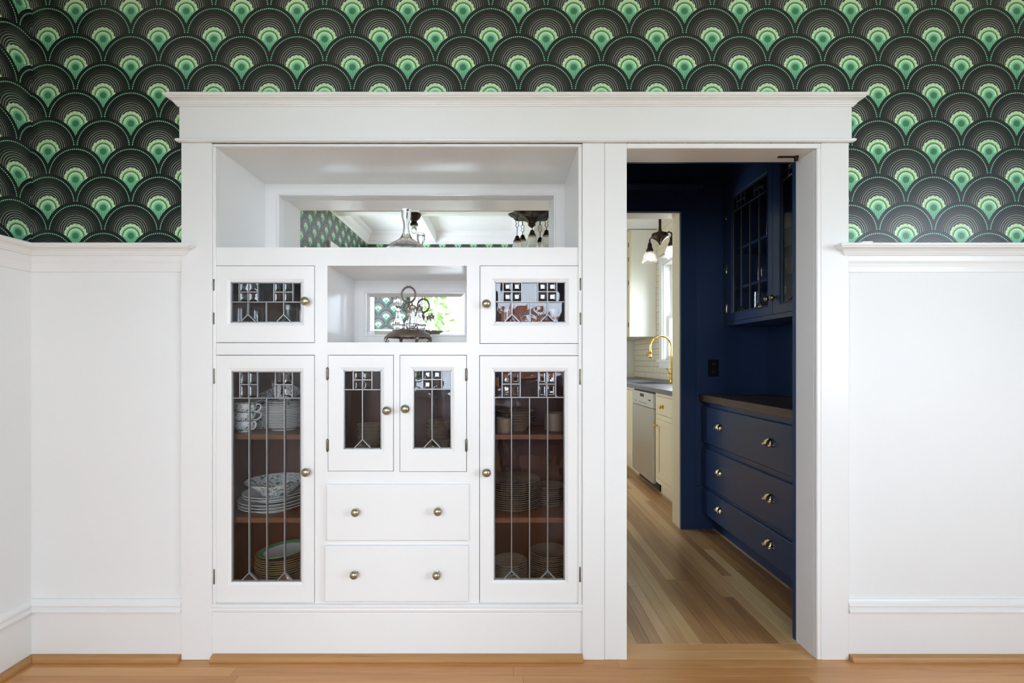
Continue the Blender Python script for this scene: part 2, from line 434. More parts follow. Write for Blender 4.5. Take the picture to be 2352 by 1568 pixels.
# ---- wainscot boards
WT = .004
PLX0, PLX1 = wx(416), wx(486)          # left post
trim(MB().box(LEFT_X, PLX0+.002, .016, .022, 0, 1.6), WALLW, 'plain white wainscot left of the built-in cabinet')
PRX0, PRX1 = wx(1886), wx(1950)        # right post
trim(MB().box(PRX1-.002, RIGHT_X, .016, .022, 0, 1.6), WALLW, 'plain white wainscot right of the doorway')
mb = MB()
for a, b, c, d in cells(BACK_Y, .016, 0, 1.6, hl_): mb.box(LEFT_X-.002, LEFT_X+WT, a, b, c, d)
trim(mb, WALLW, 'plain white wainscot on the left side wall')
mb = MB()
for a, b, c, d in cells(LEFT_X, RIGHT_X, 0, 1.6, hb): mb.box(a, b, BACK_Y-.002, BACK_Y+WT, c, d)
trim(mb, WALLW, 'white wainscot below the back windows')
mb = MB()
for a, b, c, d in cells(BACK_Y, .016, 0, 1.6, hr): mb.box(RIGHT_X-WT, RIGHT_X+.002, a, b, c, d)
trim(mb, WALLW, 'white wainscot below the right windows')

# ---- plate rail cap and band
CAP = [(.0, 1.570), (.014, 1.570), (.014, 1.573), (.022, 1.574), (.024, 1.579), (.027, 1.581), (.030, 1.587), (.038, 1.594), (.050, 1.598), (.053, 1.599), (.053, 1.602),
       (.058, 1.603), (.060, 1.607), (.060, 1.611), (.058, 1.614), (0, 1.614)]
BAND = [(0, 1.512), (.006, 1.512), (.006, 1.518), (.007, 1.530), (.010, 1.544), (.014, 1.553), (.014, 1.570), (0, 1.570)]
BASE = [(0, 0), (.012, 0), (.012, .180), (.021, .183), (.023, .190), (.021, .197), (.017, .199), (.018, .207), (.021, .211), (.019, .219), (.012, .227), (.008, .233), (0, .233)]
SHOEP = [(0, 0), (.026, 0), (.026, .006), (.024, .013), (.020, .018), (.014, .021), (0, .022)]
Y0 = .016; XL = LEFT_X+WT
trim(MB().mould(CAP, (XL, Y0), (PLX0, Y0), (0, -1), -1, 1), WHITE, 'white moulded plate rail left of the cabinet')
trim(MB().mould(BAND, (XL, Y0), (PLX0, Y0), (0, -1), -1, 0), WHITE, 'white band under the left plate rail')
trim(MB().mould(CAP, (XL, FILL_WIN_LEFT[1]+.11), (XL, Y0), (1, 0), 0, -1), WHITE, 'white plate rail on the left side wall')
trim(MB().mould(BAND, (XL, FILL_WIN_LEFT[1]+.11), (XL, Y0), (1, 0), 0, -1), WHITE, 'white band under the side wall plate rail')
trim(MB().mould(CAP, (PRX1, Y0), (RIGHT_X-WT, Y0), (0, -1), 1, -1), WHITE, 'white moulded plate rail right of the doorway')
trim(MB().mould(BAND, (PRX1, Y0), (RIGHT_X-WT, Y0), (0, -1), 0, -1), WHITE, 'white band under the right plate rail')
def base(name, p0, p1, n, r0, r1, label):
    o = build(MB().mould(BASE, p0, p1, n, r0, r1), name, WHITE); tag(o, label, 'baseboard', kind='structure')
base('baseboard_front_left', (XL, Y0), (PLX0, Y0), (0, -1), -1, 0, 'tall white baseboard left of the cabinet')
base('baseboard_left', (XL, BACK_Y+WT), (XL, Y0), (1, 0), -1, -1, 'tall white baseboard on the left side wall')
base('baseboard_front_right', (PRX1, Y0), (RIGHT_X-WT, Y0), (0, -1), 0, -1, 'tall white baseboard right of the doorway')
base('baseboard_right', (RIGHT_X-WT, Y0), (RIGHT_X-WT, BACK_Y+WT), (-1, 0), -1, -1, 'white baseboard under the right windows')
base('baseboard_back', (LEFT_X, BACK_Y+WT), (RIGHT_X, BACK_Y+WT), (0, 1), -1, -1, 'white baseboard under the back windows')
def shoe(p0, p1, n, r0, r1, label): trim(MB().mould(SHOEP, p0, p1, n, r0, r1), SHOE, label, .001)
shoe((XL+.012, Y0-.012), (PLX0-.002, Y0-.012), (0, -1), -1, 0, 'oak shoe moulding left of the cabinet')
shoe((XL+.012, BACK_Y), (XL+.012, Y0-.012), (1, 0), 0, -1, 'oak shoe moulding on the left side wall')
shoe((PRX1+.002, Y0-.012), (RIGHT_X, Y0-.012), (0, -1), 0, 0, 'oak shoe moulding right of the doorway')

# ---- casings round cabinet and doorway
MX0, MXM, MX1 = wx(1338), wx(1389), wx(1440)
HZ0 = wz(328)
def post(x0, x1, label, y0=0.): trim(MB().box(x0, x1, y0, .03, 0, HZ0), WHITE, label, .0015, 'casing')
post(PLX0, PLX1, 'white casing board left of the built-in cabinet')
post(MX0, MXM-.0006, 'white casing board right of the built-in cabinet')
post(MXM+.0006, MX1, 'white casing board left of the doorway', .001)
post(PRX0, PRX1, 'white casing board right of the doorway')
FX0, FX1 = wx(413), wx(1955)
trim(MB().box(FX0, FX1, -.004, .03, wz(320), wz(240)), WHITE, 'white frieze board over cabinet and doorway', .001, 'casing')
BEAD = [(0, HZ0), (.010, HZ0), (.015, HZ0+.003), (.016, HZ0+.007), (.015, HZ0+.011), (.010, HZ0+.014), (0, HZ0+.014)]
trim(MB().mould(BEAD, (FX0+.006, .0), (FX1-.006, .0), (0, -1), 1, 1), WHITE, 'white half round bead under the frieze')
cz = wz(243, -.004)
CROWN = [(0, cz-.004), (.005, cz-.004), (.006, cz), (.010, cz+.001), (.011, cz+.005), (.013, cz+.006), (.017, cz+.012), (.026, cz+.017), (.031, cz+.0185), (.031, cz+.022),
         (.036, cz+.023), (.039, cz+.028), (.039, cz+.032), (.037, cz+.034), (0, cz+.034)]
trim(MB().mould(CROWN, (FX0, -.004), (FX1, -.004), (0, -1), 1, 1), WHITE, 'white crown moulding over cabinet and doorway')
NX0, NX1, NZ1 = wx(497, .012), wx(1328, .012), wz(338, .012)
# inner edge beads: cabinet
mb = MB(); mb.box(PLX1+.0003, NX0, .006, .0118, .20, NZ1); mb.box(NX1, MX0-.0003, .006, .0118, .20, NZ1); mb.box(PLX1+.0003, MX0-.0003, .006, .0118, NZ1+.0003, HZ0-.0003)
trim(mb, WHITE, 'narrow white edge bead round the built-in cabinet', .002)
# doorway lining
DX0, DX1, DZ1 = MX1, wx(1876), wz(340)
d1 = empty('door_1', ((DX0+DX1)/2, .07, 0), 'white lined doorway from dining room to pantry', 'doorway', kind='structure')
bx('jamb', WHITE, d1, DX0-.02, DX0, .0301, .137, 0, DZ1+.02)
bx('jamb', WHITE, d1, DX1, DX1+.02, .0201, .130, 0, DZ1+.02)
bx('head_jamb', WHITE, d1, DX0-.02, DX1+.02, .0201, .132, DZ1+.0001, DZ1+.02)
bx('edge_bead', WHITE, d1, DX1, PRX0-.0003, -.001, .02, 0, DZ1, bevel=.003)
bx('edge_bead', WHITE, d1, DX0+.0003, PRX0-.0003, .001, .02, DZ1+.0001, HZ0-.0003, bevel=.002)
mb = MB(); mb.box(DX1-.003, DX1+.02, .131, .150, 0, DZ1+.02); mb.box(DX0-.02, DX1+.02, .133, .150, DZ1+.002, DZ1+.02)
build(mb, 'navy_edge', NAVY, d1)
# swing door pivot left in the head jamb
pv = empty('pivot_bracket', (wx(1810, .07), .07, DZ1-.012), 'small dark pivot bracket on the doorway head', 'bracket')
y_ = .075
build(MB().box(wx(1787, y_), wx(1833, y_), .070, .082, DZ1-.004, DZ1), 'arm', BRONZE, pv, .001)
build(MB().lathe([(.008, -.018), (.008, -.004), (.010, -.004), (.010, 0)], (wx(1829, y_), y_+.001, DZ1-.0), 'z', 16), 'pin', BRONZE, pv)

# ---- pantry shell
PX1, PY1, KY0 = 1.873, 1.467, 1.60
FD0, FD1, FDZ = .50, 1.251, 2.19
PCEIL = 2.83
def shell(name, mat, label, *c): return tag(bx(name, mat, None, *c), label, 'wall', kind='structure')
mb = MB()
for a, b, c, d in cells(.42, 1.95, 0, PCEIL, [(FD0-.02, FD1+.02, -1, FDZ+.02)]): mb.box(a, b, PY1, PY1+.06, c, d)
tag(build(mb, 'wall_pantry_back', NAVYW), 'navy wall with the kitchen doorway', 'wall', kind='structure')
shell('wall_pantry_right', NAVYW, 'navy wall behind the pantry counter', PX1, PX1+.08, .137, PY1, 0, PCEIL)
shell('wall_pantry_left', NAVYW, 'navy wall on the hidden left of the pantry', .34, .42, .137, PY1+.06, 0, PCEIL)
mb = MB()
for a, b, c, d in cells(.42, PX1, 0, PCEIL, [(DX0-.02, DX1+.02, -1, DZ1+.02)]): mb.box(a, b, .1375, .142, c, d)
tag(build(mb, 'wall_pantry_front', NAVYW), 'navy pantry side of the dining room wall', 'wall', kind='structure')
tag(bx('ceiling_pantry', NAVYW, None, .34, PX1+.08, .137, KY0, PCEIL, PCEIL+.08), 'dark pantry ceiling above the navy cabinets', 'ceiling', kind='structure')
# wall panel strips above counter
trim(MB().box(PX1-.006, PX1+.002, .2, PY1, .935, 1.40), NAVYW, 'navy backsplash panel above the pantry counter')
# kitchen doorway
d2 = empty('door_2', ((FD0+FD1)/2, 1.53, 0), 'cream lined doorway from pantry to kitchen', 'doorway', kind='structure')
bx('jamb', CREAM, d2, FD1, FD1+.02, PY1-.004, KY0, 0, FDZ+.02)
bx('jamb', CREAM, d2, FD0-.02, FD0, PY1-.004, KY0, 0, FDZ+.02)
bx('head_jamb', CREAMW, d2, FD0-.02, FD1+.02, PY1-.004, KY0, FDZ, FDZ+.02)
yc = PY1-.018
bx('casing', NAVY, d2, FD1+.006, wx(1600, yc), yc, PY1, 0, FDZ+.006, bevel=.002)
bx('casing', NAVY, d2, FD0-.12, FD0-.006, yc, PY1, 0, FDZ+.006, bevel=.002)
bx('bead', NAVY, d2, FD0-.13, wx(1603, yc), yc-.006, PY1, FDZ+.006, FDZ+.018, bevel=.002)
bx('frieze', NAVY, d2, FD0-.12, wx(1600, yc), yc, PY1, FDZ+.018, 2.345, bevel=.001)
build(MB().mould([(0, 2.345), (.006, 2.345), (.010, 2.352), (.022, 2.362), (.034, 2.368), (.036, 2.378), (0, 2.380)], (FD0-.12, yc), (wx(1600, yc), yc), (0, -1), 1, 1), 'crown', NAVY, d2)
trim(MB().box(wx(1600, yc)+.001, 1.50, PY1-.010, PY1, 0, .30).box(wx(1600, yc)+.001, 1.50, PY1-.014, PY1, .27, .30), NAVY, 'short navy baseboard beside the kitchen doorway', .001)

# ---- kitchen shell
KX0, KY1 = -1.0, 5.2
mb = MB()
for a, b, c, d in cells(KX0, KWALL_X, 0, PCEIL, [(FD0-.02, FD1+.02, -1, FDZ+.02)]): mb.box(a, b, PY1+.061, KY0, c, d)
tag(build(mb, 'wall_kitchen_front', CREAMW), 'kitchen side of the pantry wall', 'wall', kind='structure')
shell('wall_kitchen_back', CREAMW, 'pale wall at the far end of the kitchen', KX0, KWALL_X, KY1, KY1+.1, 0, PCEIL)
mb = MB()
for a, b, c, d in cells(KY0, KY1, 0, PCEIL, [FILL_KLWIN+FILL_KLWIN_Z]): mb.box(KX0-.12, KX0, a, b, c, d)
tag(build(mb, 'wall_kitchen_left', CREAMW), 'pale kitchen wall opposite the sink', 'wall', kind='structure')
mb = MB()
for a, b, c, d in cells(KY0, KY1, 0, PCEIL, [KWIN+KWIN_Z]): mb.box(KWALL_X, KWALL_X+.12, a, b, c, d)
WK = tag(build(mb, 'wall_kitchen_right', GROUT), 'ivory subway tiled kitchen wall behind the faucet', 'wall', kind='structure')
tag(bx('ceiling_kitchen', CEILW, None, KX0, KWALL_X, KY0, KY1, PCEIL, PCEIL+.08), 'white kitchen ceiling behind the lamp', 'ceiling', kind='structure')
# subway tiles, one by one where the doorway shows the wall
TW, TH, G = .152, .0762, .002
tile_cache = {}
def tile(y0, y1, z0, z1):
    key = (round(y1-y0, 4), round(z1-z0, 4))
    if key not in tile_cache:
        b = MB(); w, h = key; t = .006; e = .0025
        b.add([(0,0,0),(0,w,0),(0,w,h),(0,0,h),(-t,e,e),(-t,w-e,e),(-t,w-e,h-e),(-t,e,h-e)], [(4,7,6,5),(0,1,5,4),(1,2,6,5),(2,3,7,6),(3,0,4,7)])
        me = bpy.data.meshes.new('tile'); me.from_pydata(b.v, [], b.f); me.materials.append(TILE); tile_cache[key] = me
    o = bpy.data.objects.new('tile', tile_cache[key]); COL.objects.link(o); o.parent = WK
    o.location = Vector((KWALL_X, y0, z0))-root_of(WK)
row = 0; z = .94
while z < 2.80:
    y = 3.36+(TW/2 if row % 2 else 0)
    while y < KY1-.01:
        a, b, c, d = y, min(y+TW-G, KY1), z, z+TH-G
        y += TW
        if b-a < .02: continue
        if z > 1.50 and a > 4.30: continue                 # behind the wall cabinet
        w0, w1, zz0, zz1 = KWIN[0]-.12, KWIN[1]+.115, KWIN_Z[0]-.06, KWIN_Z[1]+.10
        if a < w1 and d > zz0 and c < zz1:
            if b <= w1+.02: continue
            a = w1
        tile(a, b, c, d)
    z += TH; row += 1

# ---- floors: every strip of the floor is a plank of its own
FL = tag(bx('floor', TABLEW, None, LEFT_X-.1, RIGHT_X+.1, BACK_Y-.1, KY1, -.06, -.021), 'oak strip floor of dining room, pantry and kitchen', 'floor', kind='structure')
pl_cache = {}
def plank(x0, y0, ln, wd, alongy, mat):
    key = (round(ln, 3), round(wd, 4), mat.name)
    if key not in pl_cache:
        b = MB(); e = .0007
        b.add([(0,0,-.02),(ln,0,-.02),(ln,wd,-.02),(0,wd,-.02),(0,0,-e),(ln,0,-e),(ln,wd,-e),(0,wd,-e),(e,e,0),(ln-e,e,0),(ln-e,wd-e,0),(e,wd-e,0)],
              [(0,1,5,4),(1,2,6,5),(2,3,7,6),(3,0,4,7),(4,5,9,8),(5,6,10,9),(6,7,11,10),(7,4,8,11),(8,9,10,11)])
        me = bpy.data.meshes.new('plank'); me.from_pydata(b.v, [], b.f); me.materials.append(mat); pl_cache[key] = me
    o = bpy.data.objects.new('plank', pl_cache[key]); COL.objects.link(o); o.parent = FL
    if alongy: o.rotation_euler = (0, 0, PI/2); o.location = Vector((x0+wd, y0, 0))-root_of(FL)
    else: o.location = Vector((x0, y0, 0))-root_of(FL)
LENS = [1.05, 1.4, 1.8, 2.4]
rnd = random.Random(11)
PW = .0535
plank(DX0-.02, .056, DX1-DX0+.04, .052, False, OAK)             # threshold strip
def run(p0, p1, fixed, wd, alongy, mat):
    p = p0-rnd.random()*.9; first = True
    while p < p1-.02:
        ln = rnd.choice(LENS)
        a, b = max(p, p0), min(p+ln, p1)
        if b-a > .03: plank(fixed if alongy else a, a if alongy else fixed, b-a-.0004, wd-.0004, alongy, mat)
        p += ln
for i in range(20):                                             # dining room, nearest the wall first
    run(-1.774, RIGHT_X, .056-(i+1)*PW*.93, PW*.93, False, OAK)
run(BACK_Y, .02, -1.8405, .0665, True, OAK)
mb = MB()
for i in range(20, 82):
    y0 = .056-(i+1)*PW*.93
    if y0 < BACK_Y: break
    x = -1.774
    while x < RIGHT_X:
        ln = rnd.choice(LENS); b_ = min(x+ln, RIGHT_X); mb.box(x, b_-.0006, y0, y0+PW*.93-.0006, -.02, 0); x = b_
o = build(mb, 'plank_field', OAK, FL); o['kind'] = 'stuff'
i = 0
while .30+i*PW < 2.0:                                           # pantry and kitchen, running away from the camera
    run(.108 if .30+i*PW < 1.95 else 1.6, KY1, .30+i*PW, PW, True, OAK_D); i += 1
tag(bx('floor_kitchen_left', OAK_D, None, KX0, .299, KY0, KY1, -.02, 0), 'hidden left half of the kitchen floor', 'floor', kind='structure')

# ---- coffer beams and cove
def beam(label, *c): trim(MB().box(*c), CEILW, label, .004, 'beam')
for i, x in enumerate((-.95, .36, 1.70)): beam(('left', 'middle', 'right')[i]+' ceiling beam running from front to back', x-.075, x+.075, BACK_Y, .02, 2.80, CEIL)
for i, y in enumerate((-1.33, -2.66)): beam(('nearer', 'farther')[i]+' ceiling beam running across the room', LEFT_X, RIGHT_X, y-.075, y+.075, 2.801, CEIL)
COVE = [(0, 2.79), (.012, 2.79), (.014, 2.83), (.03, 2.85), (.05, 2.90), (.09, 2.93), (.10, 2.95), (0, 2.95)]
mb = MB()
mb.mould(COVE, (LEFT_X, BACK_Y), (LEFT_X, .02), (1, 0), -1, -1); mb.mould(COVE, (LEFT_X, .02), (RIGHT_X, .02), (0, -1), -1, -1)
mb.mould(COVE, (RIGHT_X, .02), (RIGHT_X, BACK_Y), (-1, 0), -1, -1); mb.mould(COVE, (LEFT_X, BACK_Y), (RIGHT_X, BACK_Y), (0, 1), -1, -1)
trim(mb, CEILW, 'white crown cove round the ceiling')

# ---- windows
def window(n, label, a0, a1, z0, z1, mp, mat=WHITE, mid=None):
    """mp(a, out, z): out is into the room"""
    mid = mid or (z0+z1)/2
    c = mp((a0+a1)/2, 0, z0)
    w = empty('window_%d' % n, c, label, 'window', kind='structure')
    def pb(name, m, *cs, bevel=.001):
        q = MB()
        for (p, r, s0, s1, u0, u1) in cs:
            A = mp(p, s0, u0); B = mp(r, s1, u1); q.box(A[0], B[0], A[1], B[1], A[2], B[2])
        return build(q, name, m, w, bevel)
    cw = .10
    pb('casing', mat, (a0-cw, a0, 0, .02, z0, z1), (a1, a1+cw, 0, .02, z0, z1), (a0-cw-.01, a1+cw+.01, 0, .022, z1, z1+cw), (a0-cw, a1+cw, 0, .02, z0-.10, z0-.03))
    pb('sill', mat, (a0-cw-.02, a1+cw+.02, -.10, .045, z0-.03, z0))
    pb('lining', mat, (a0, a0+.015, -.12, 0, z0, z1), (a1-.015, a1, -.12, 0, z0, z1), (a0, a1, -.12, 0, z1-.015, z1))
    for lo, hi, off in ((z0, mid+.02, -.05), (mid-.02, z1, -.09)):
        s = pb('sash', mat, (a0+.015, a0+.06, off-.035, off, lo, hi), (a1-.06, a1-.015, off-.035, off, lo, hi), (a0+.06, a1-.06, off-.035, off, lo, lo+.05), (a0+.06, a1-.06, off-.035, off, hi-.045, hi))
        A = mp(a0+.06, off-.020, lo+.05); B = mp(a1-.06, off-.016, hi-.045)
        g = build(MB().box(A[0], B[0], A[1], B[1], A[2], B[2]), 'pane', WPANE, s)
    return w
mp_back = lambda a, o, z: (a, BACK_Y+o, z)
mp_right = lambda a, o, z: (RIGHT_X-o, a, z)
mp_k = lambda a, o, z: (KWALL_X-o, a, z)
for i, (a, b) in enumerate(WIN_BACK): window(i+1, ('left', 'right')[i]+' of the two back windows seen in reflections', a, b, WIN_Z[0], WIN_Z[1], mp_back)
for i, (a, b) in enumerate(WIN_RIGHT): window(i+4, ('added rear', 'front')[i]+' window in the right dining room wall, outside the view', a, b, WIN_Z[0], WIN_Z[1], mp_right)
window(8, 'added unseen window in the left dining room wall, lights the doorway jamb', FILL_WIN_LEFT[0], FILL_WIN_LEFT[1], FILL_WIN_LEFT_Z[0], FILL_WIN_LEFT_Z[1], lambda a, o, z: (LEFT_X+o, a, z))
window(6, 'white double hung kitchen window behind the brass faucet', KWIN[0], KWIN[1], KWIN_Z[0], KWIN_Z[1], mp_k, WHITE, 1.70)
window(7, 'added unseen window opposite the sink, brightens the kitchen', FILL_KLWIN[0], FILL_KLWIN[1], FILL_KLWIN_Z[0], FILL_KLWIN_Z[1], lambda a, o, z: (KX0+o, a, z))

# ================================================================== leaded glass doors
def glazing(door, mp, w, h, kind, pane_mat=None, lead=None, cw=1.):
    """mp(u metres from left, v metres from bottom, d metres towards viewer)"""
    pane_mat = pane_mat or PANE
    T = .003
    def slab(poly, name='pane', m=None):
        return build(MB().prism(poly, lambda a, b: mp(a*w, b*h, 0), lambda a, b: mp(a*w, b*h, T)), name, m or pane_mat, door)
    def bevel_sq(u0, u1, v0, v1):
        iu, iv = (u1-u0)*.30, (v1-v0)*(.30 if kind != 'tall' else .22)
        o = [(u0, v0), (u1, v0), (u1, v1), (u0, v1)]; n = [(u0+iu, v0+iv), (u1-iu, v0+iv), (u1-iu, v1-iv), (u0+iu, v1-iv)]
        vs = [mp(a*w, b*h, -.001) for a, b in o]+[mp(a*w, b*h, .0015) for a, b in o]+[mp(a*w, b*h, .0065) for a, b in n]
        fs = [(0,3,2,1)]+[(i, (i+1) % 4, 4+(i+1) % 4, 4+i) for i in range(4)]+[(4+i, 4+(i+1) % 4, 8+(i+1) % 4, 8+i) for i in range(4)]+[(8,9,10,11)]
        build(MB().add(vs, fs), 'bevelled_pane', BEVEL, door, smooth=False)
    def bevel_tri(a, b, c):
        g = ((a[0]+b[0]+c[0])/3, (a[1]+b[1]+c[1])/3); P = [a, b, c]
        n = [(g[0]+(p[0]-g[0])*.3, g[1]+(p[1]-g[1])*.3) for p in P]
        vs = [mp(p[0]*w, p[1]*h, -.001) for p in P]+[mp(p[0]*w, p[1]*h, .0015) for p in P]+[mp(p[0]*w, p[1]*h, .0065) for p in n]
        fs = [(0,2,1)]+[(i, (i+1) % 3, 3+(i+1) % 3, 3+i) for i in range(3)]+[(3+i, 3+(i+1) % 3, 6+(i+1) % 3, 6+i) for i in range(3)]+[(6,7,8)]
        build(MB().add(vs, fs), 'bevelled_pane', BEVEL, door, smooth=False)
    came = MB()
    def bar(p, q, wd=.0048):
        p = Vector((p[0]*w, p[1]*h)); q = Vector((q[0]*w, q[1]*h)); t = (q-p).normalized(); n = Vector((-t.y, t.x))*wd*cw/2
        sec = [(-1, -.003), (1, -.003), (1, .0055), (.55, .0078), (-.55, .0078), (-1, .0055)]
        vs = [mp(*(e+n*s), d) for e in (p, q) for s, d in sec]
        came.add(vs, [tuple(range(6)), tuple(range(6, 12))[::-1]]+[(i, (i+1) % 6, 6+(i+1) % 6, 6+i) for i in range(6)])
    def dot(u, v): came.lathe([(.0001, .0), (.0042, .0), (.0036, .0016), (.0001, .0022)], (0, 0, 0), 'z', 8) if 0 else None
    if kind == 'tall': U = [.0, .118, .242, .372, .627, .745, .870, 1.]; vb = 1-.128; low = [.25, .503, .757]; ap = .042; tri = [(.25, .128), (.757, .121)]
    elif kind == 'wide': U = [.0, .118, .244, .380, .606, .742, .873, 1.]; vb = 1-.490; low = [.244, .500, .745]; ap = .205; tri = [(.244, .122), (.745, .115)]
    else: U = [.0, .252, .494, .744, 1.]; vb = 1-.246; low = [.494]; ap = .122; tri = [(.494, .244)]
    vm = (1+vb)/2
    sq = [(1, 2), (2, 3), (4, 5), (5, 6)] if len(U) == 8 else [(1, 2), (2, 3)]
    for i in range(len(U)-1):
        if (i, i+1) in sq:
            bevel_sq(U[i], U[i+1], vb, vm); bevel_sq(U[i], U[i+1], vm, 1.)
        else: slab([(U[i], vb), (U[i+1], vb), (U[i+1], 1.), (U[i], 1.)])
    for u in U[1:-1]: bar((u, vb), (u, 1))
    runs = [(U[1], U[3]), (U[4], U[6])] if len(U) == 8 else [(U[1], U[3])]
    for a, b in runs: bar((a, vm), (b, vm))
    bar((0, vb), (1, vb))
    tr = {u: hw for u, hw in tri}
    edges = [0.]+low+[1.]
    for a, b in zip(edges, edges[1:]):
        p = []
        p += [(a+tr[a], 0)] if a in tr else [(a, 0)]
        p += [(b-tr[b], 0), (b, ap)] if b in tr else [(b, 0)]
        p += [(b, vb), (a, vb)]
        if a in tr: p += [(a, ap)]
        slab(p)
    for u in low: bar((u, ap if u in tr else 0), (u, vb))
    for u, hw in tri:
        bar((u-hw, 0), (u, ap)); bar((u+hw, 0), (u, ap)); bevel_tri((u-hw, 0), (u+hw, 0), (u, ap))
    e = .0022/w; ev = .0022/h
    bar((e, 0), (e, 1), .0065); bar((1-e, 0), (1-e, 1), .0065); bar((0, ev), (1, ev), .0065); bar((0, 1-ev), (1, 1-ev), .0065)
    build(came, 'lead_came', lead or LEAD, door)

def knob_at(parent, x, y, z, r=.0172, plate=0., mat=None, axis='y', dxz=(0, 0)):
    """round cabinet knob pointing to -y (or -x)"""
    mat = mat or BRASS_OLD
    sgn = -1
    prof = [(.011, 0), (.011, .0015), (.0055, .004), (.005, .010), (.009, .012), (r*.86, .015), (r, .020), (r*.97, .025), (r*.8, .030), (r*.5, .0335), (.0005, .0345)]
    m = MB()
    if plate: m.lathe([(plate, 0), (plate, .002), (plate*.8, .004), (.006, .005)], (0, 0, 0), 'z', 24)
    m.lathe(prof, (0, 0, 0), 'z', 24)
    R = Matrix.Rotation(PI/2, 4, 'X') if axis == 'y' else Matrix.Rotation(-PI/2, 4, 'Y')
    m.xf(Matrix.Translation((x, y, z)) @ R)
    return build(m, 'knob', mat, parent)
def hinge_at(parent, x, y, z0, z1, axis='y', mat=None):
    m = MB(); r = .0042; h = z1-z0
    m.lathe([(.002, 0), (r*.9, .003), (r, .004), (r, h*.33), (r*.85, h*.335), (r, h*.34), (r, h*.66), (r*.85, h*.665), (r, h*.67), (r, h-.004), (r*.9, h-.003), (.002, h)], (x, y, z0), 'z', 12)
    if axis == 'y': m.box(x-.005, x+.005, y, y+.006, z0+.004, z1-.004)
    else: m.box(x, x+.006, y-.005, y+.005, z0+.004, z1-.004)
    return build(m, 'hinge', mat or HINGE, parent)

# ================================================================== the built-in cabinet
YF = .012
fx = lambda p: wx(p, YF); fz = lambda p: wz(p, YF)
CAB = empty('china_cabinet', ((NX0+NX1)/2, .2, 0), 'white built-in china cabinet with leaded glass doors and mirrored niches', 'cabinet')
Z_LEDGE = fz(1385)
gap = .0022
doors = [  # x0,x1,y0,y1 in the photograph, glass x0,x1,y0,y1, pattern, knob, hinge x, hinge spans, label
 (495, 722, 611, 786, 528, 692, 647, 741, 'wide', (700, 691), 492, [(640, 669), (717, 746)], 'upper left door with wide leaded glass'),
 (1103, 1332, 611, 788, 1136, 1300, 646, 741, 'wide', (1117, 697), 1333, [(638, 668), (717, 747)], 'upper right door with wide leaded glass'),
 (495, 722, 816, 1383, 530, 691, 852, 1337, 'tall', (702, 1085), 492.5, [(845, 882), (1304, 1341)], 'tall left door over painted china'),
 (1102, 1331, 817, 1383, 1134, 1298, 851, 1333, 'tall', (1117, 1086), 1332, [(846, 884), (1298, 1336)], 'tall right door over dark plates'),
 (754, 903, 816, 1081, 788, 876, 850, 1032, 'small', (888, 943), 752, [(843, 873), (1007, 1037)], 'left door of the small central pair'),
 (919, 1071, 816, 1082, 948, 1037, 849, 1031, 'small', (930, 939), 1071, [(845, 875), (1007, 1037)], 'right door of the small central pair')]
holes = [(NX0, NX1, fz(568), NZ1), (fx(752), fx(1072), fz(786), fz(610))]
for d in doors: holes.append((fx(d[0])-gap, fx(d[1])+gap, fz(d[3])-gap, fz(d[2])+gap))
mb = MB()
for a, b, c, d in cells(NX0-.010, NX1+.010, Z_LEDGE, HZ0-.001, holes): mb.box(a, b, YF, YF+.02, c, d)
build(mb, 'face_frame', WHITE, CAB)
# niche edges get thin lips
BX0, BX1 = NX0-.012, MX0
def ledge():
    z1 = Z_LEDGE
    P = [(0, z1-.045), (.004, z1-.045), (.006, z1-.040), (.006, z1-.034), (.010, z1-.030), (.012, z1-.022), (.010, z1-.016), (.014, z1-.012), (.014, z1-.002), (.012, z1), (0, z1)]
    build(MB().mould(P, (PLX1, YF+.002), (MX0, YF+.002), (0, -1)), 'base_moulding', WHITE, CAB)
    bx('base_board', WHITE, CAB, PLX1, MX0, .007, .03, 0, z1-.04)
ledge()
sh = build(MB().mould(SHOEP, (PLX1+.002, .007), (MX0, .007), (0, -1)), 'shoe_moulding', SHOE, CAB, .001)
sh['label'] = 'oak shoe moulding along the cabinet base'
# carcass
mb = MB()
YB = .435
zs_ = fz(568)-.02; mb.box(NX0-.06, NX1+.06, YB, YB+.02, 0, 2.03); mb.box(NX0-.045, NX0-.035, YF+.021, YB, 0, zs_); mb.box(NX1+.035, NX1+.045, YF+.021, YB, 0, zs_); mb.box(NX0-.045, NX0, YF+.021, YB, zs_, 2.03); mb.box(NX1, NX1+.045, YF+.021, YB, zs_, 2.03)
mb.box(NX0, NX1, YF+.0205, YB, NZ1, NZ1+.03)
mb.box(NX0+.0005, NX1-.0005, YF+.021, YB, fz(568)-.02, fz(568))            # niche floor
mx0, mx1, mz0, mz1 = fx(752), fx(1072), fz(786), fz(610)
YM = .375
mb.box(mx0-.02, mx0, YF+.019, YM+.03, mz0-.02, mz1+.02); mb.box(mx1, mx1+.02, YF+.019, YM+.03, mz0-.02, mz1+.02)
mb.box(mx0, mx1, YF+.019, YM+.03, mz1, mz1+.015); mb.box(mx0, mx1, YF+.019, YM+.03, mz0-.015, mz0)
build(mb, 'carcass', WHITE, CAB)
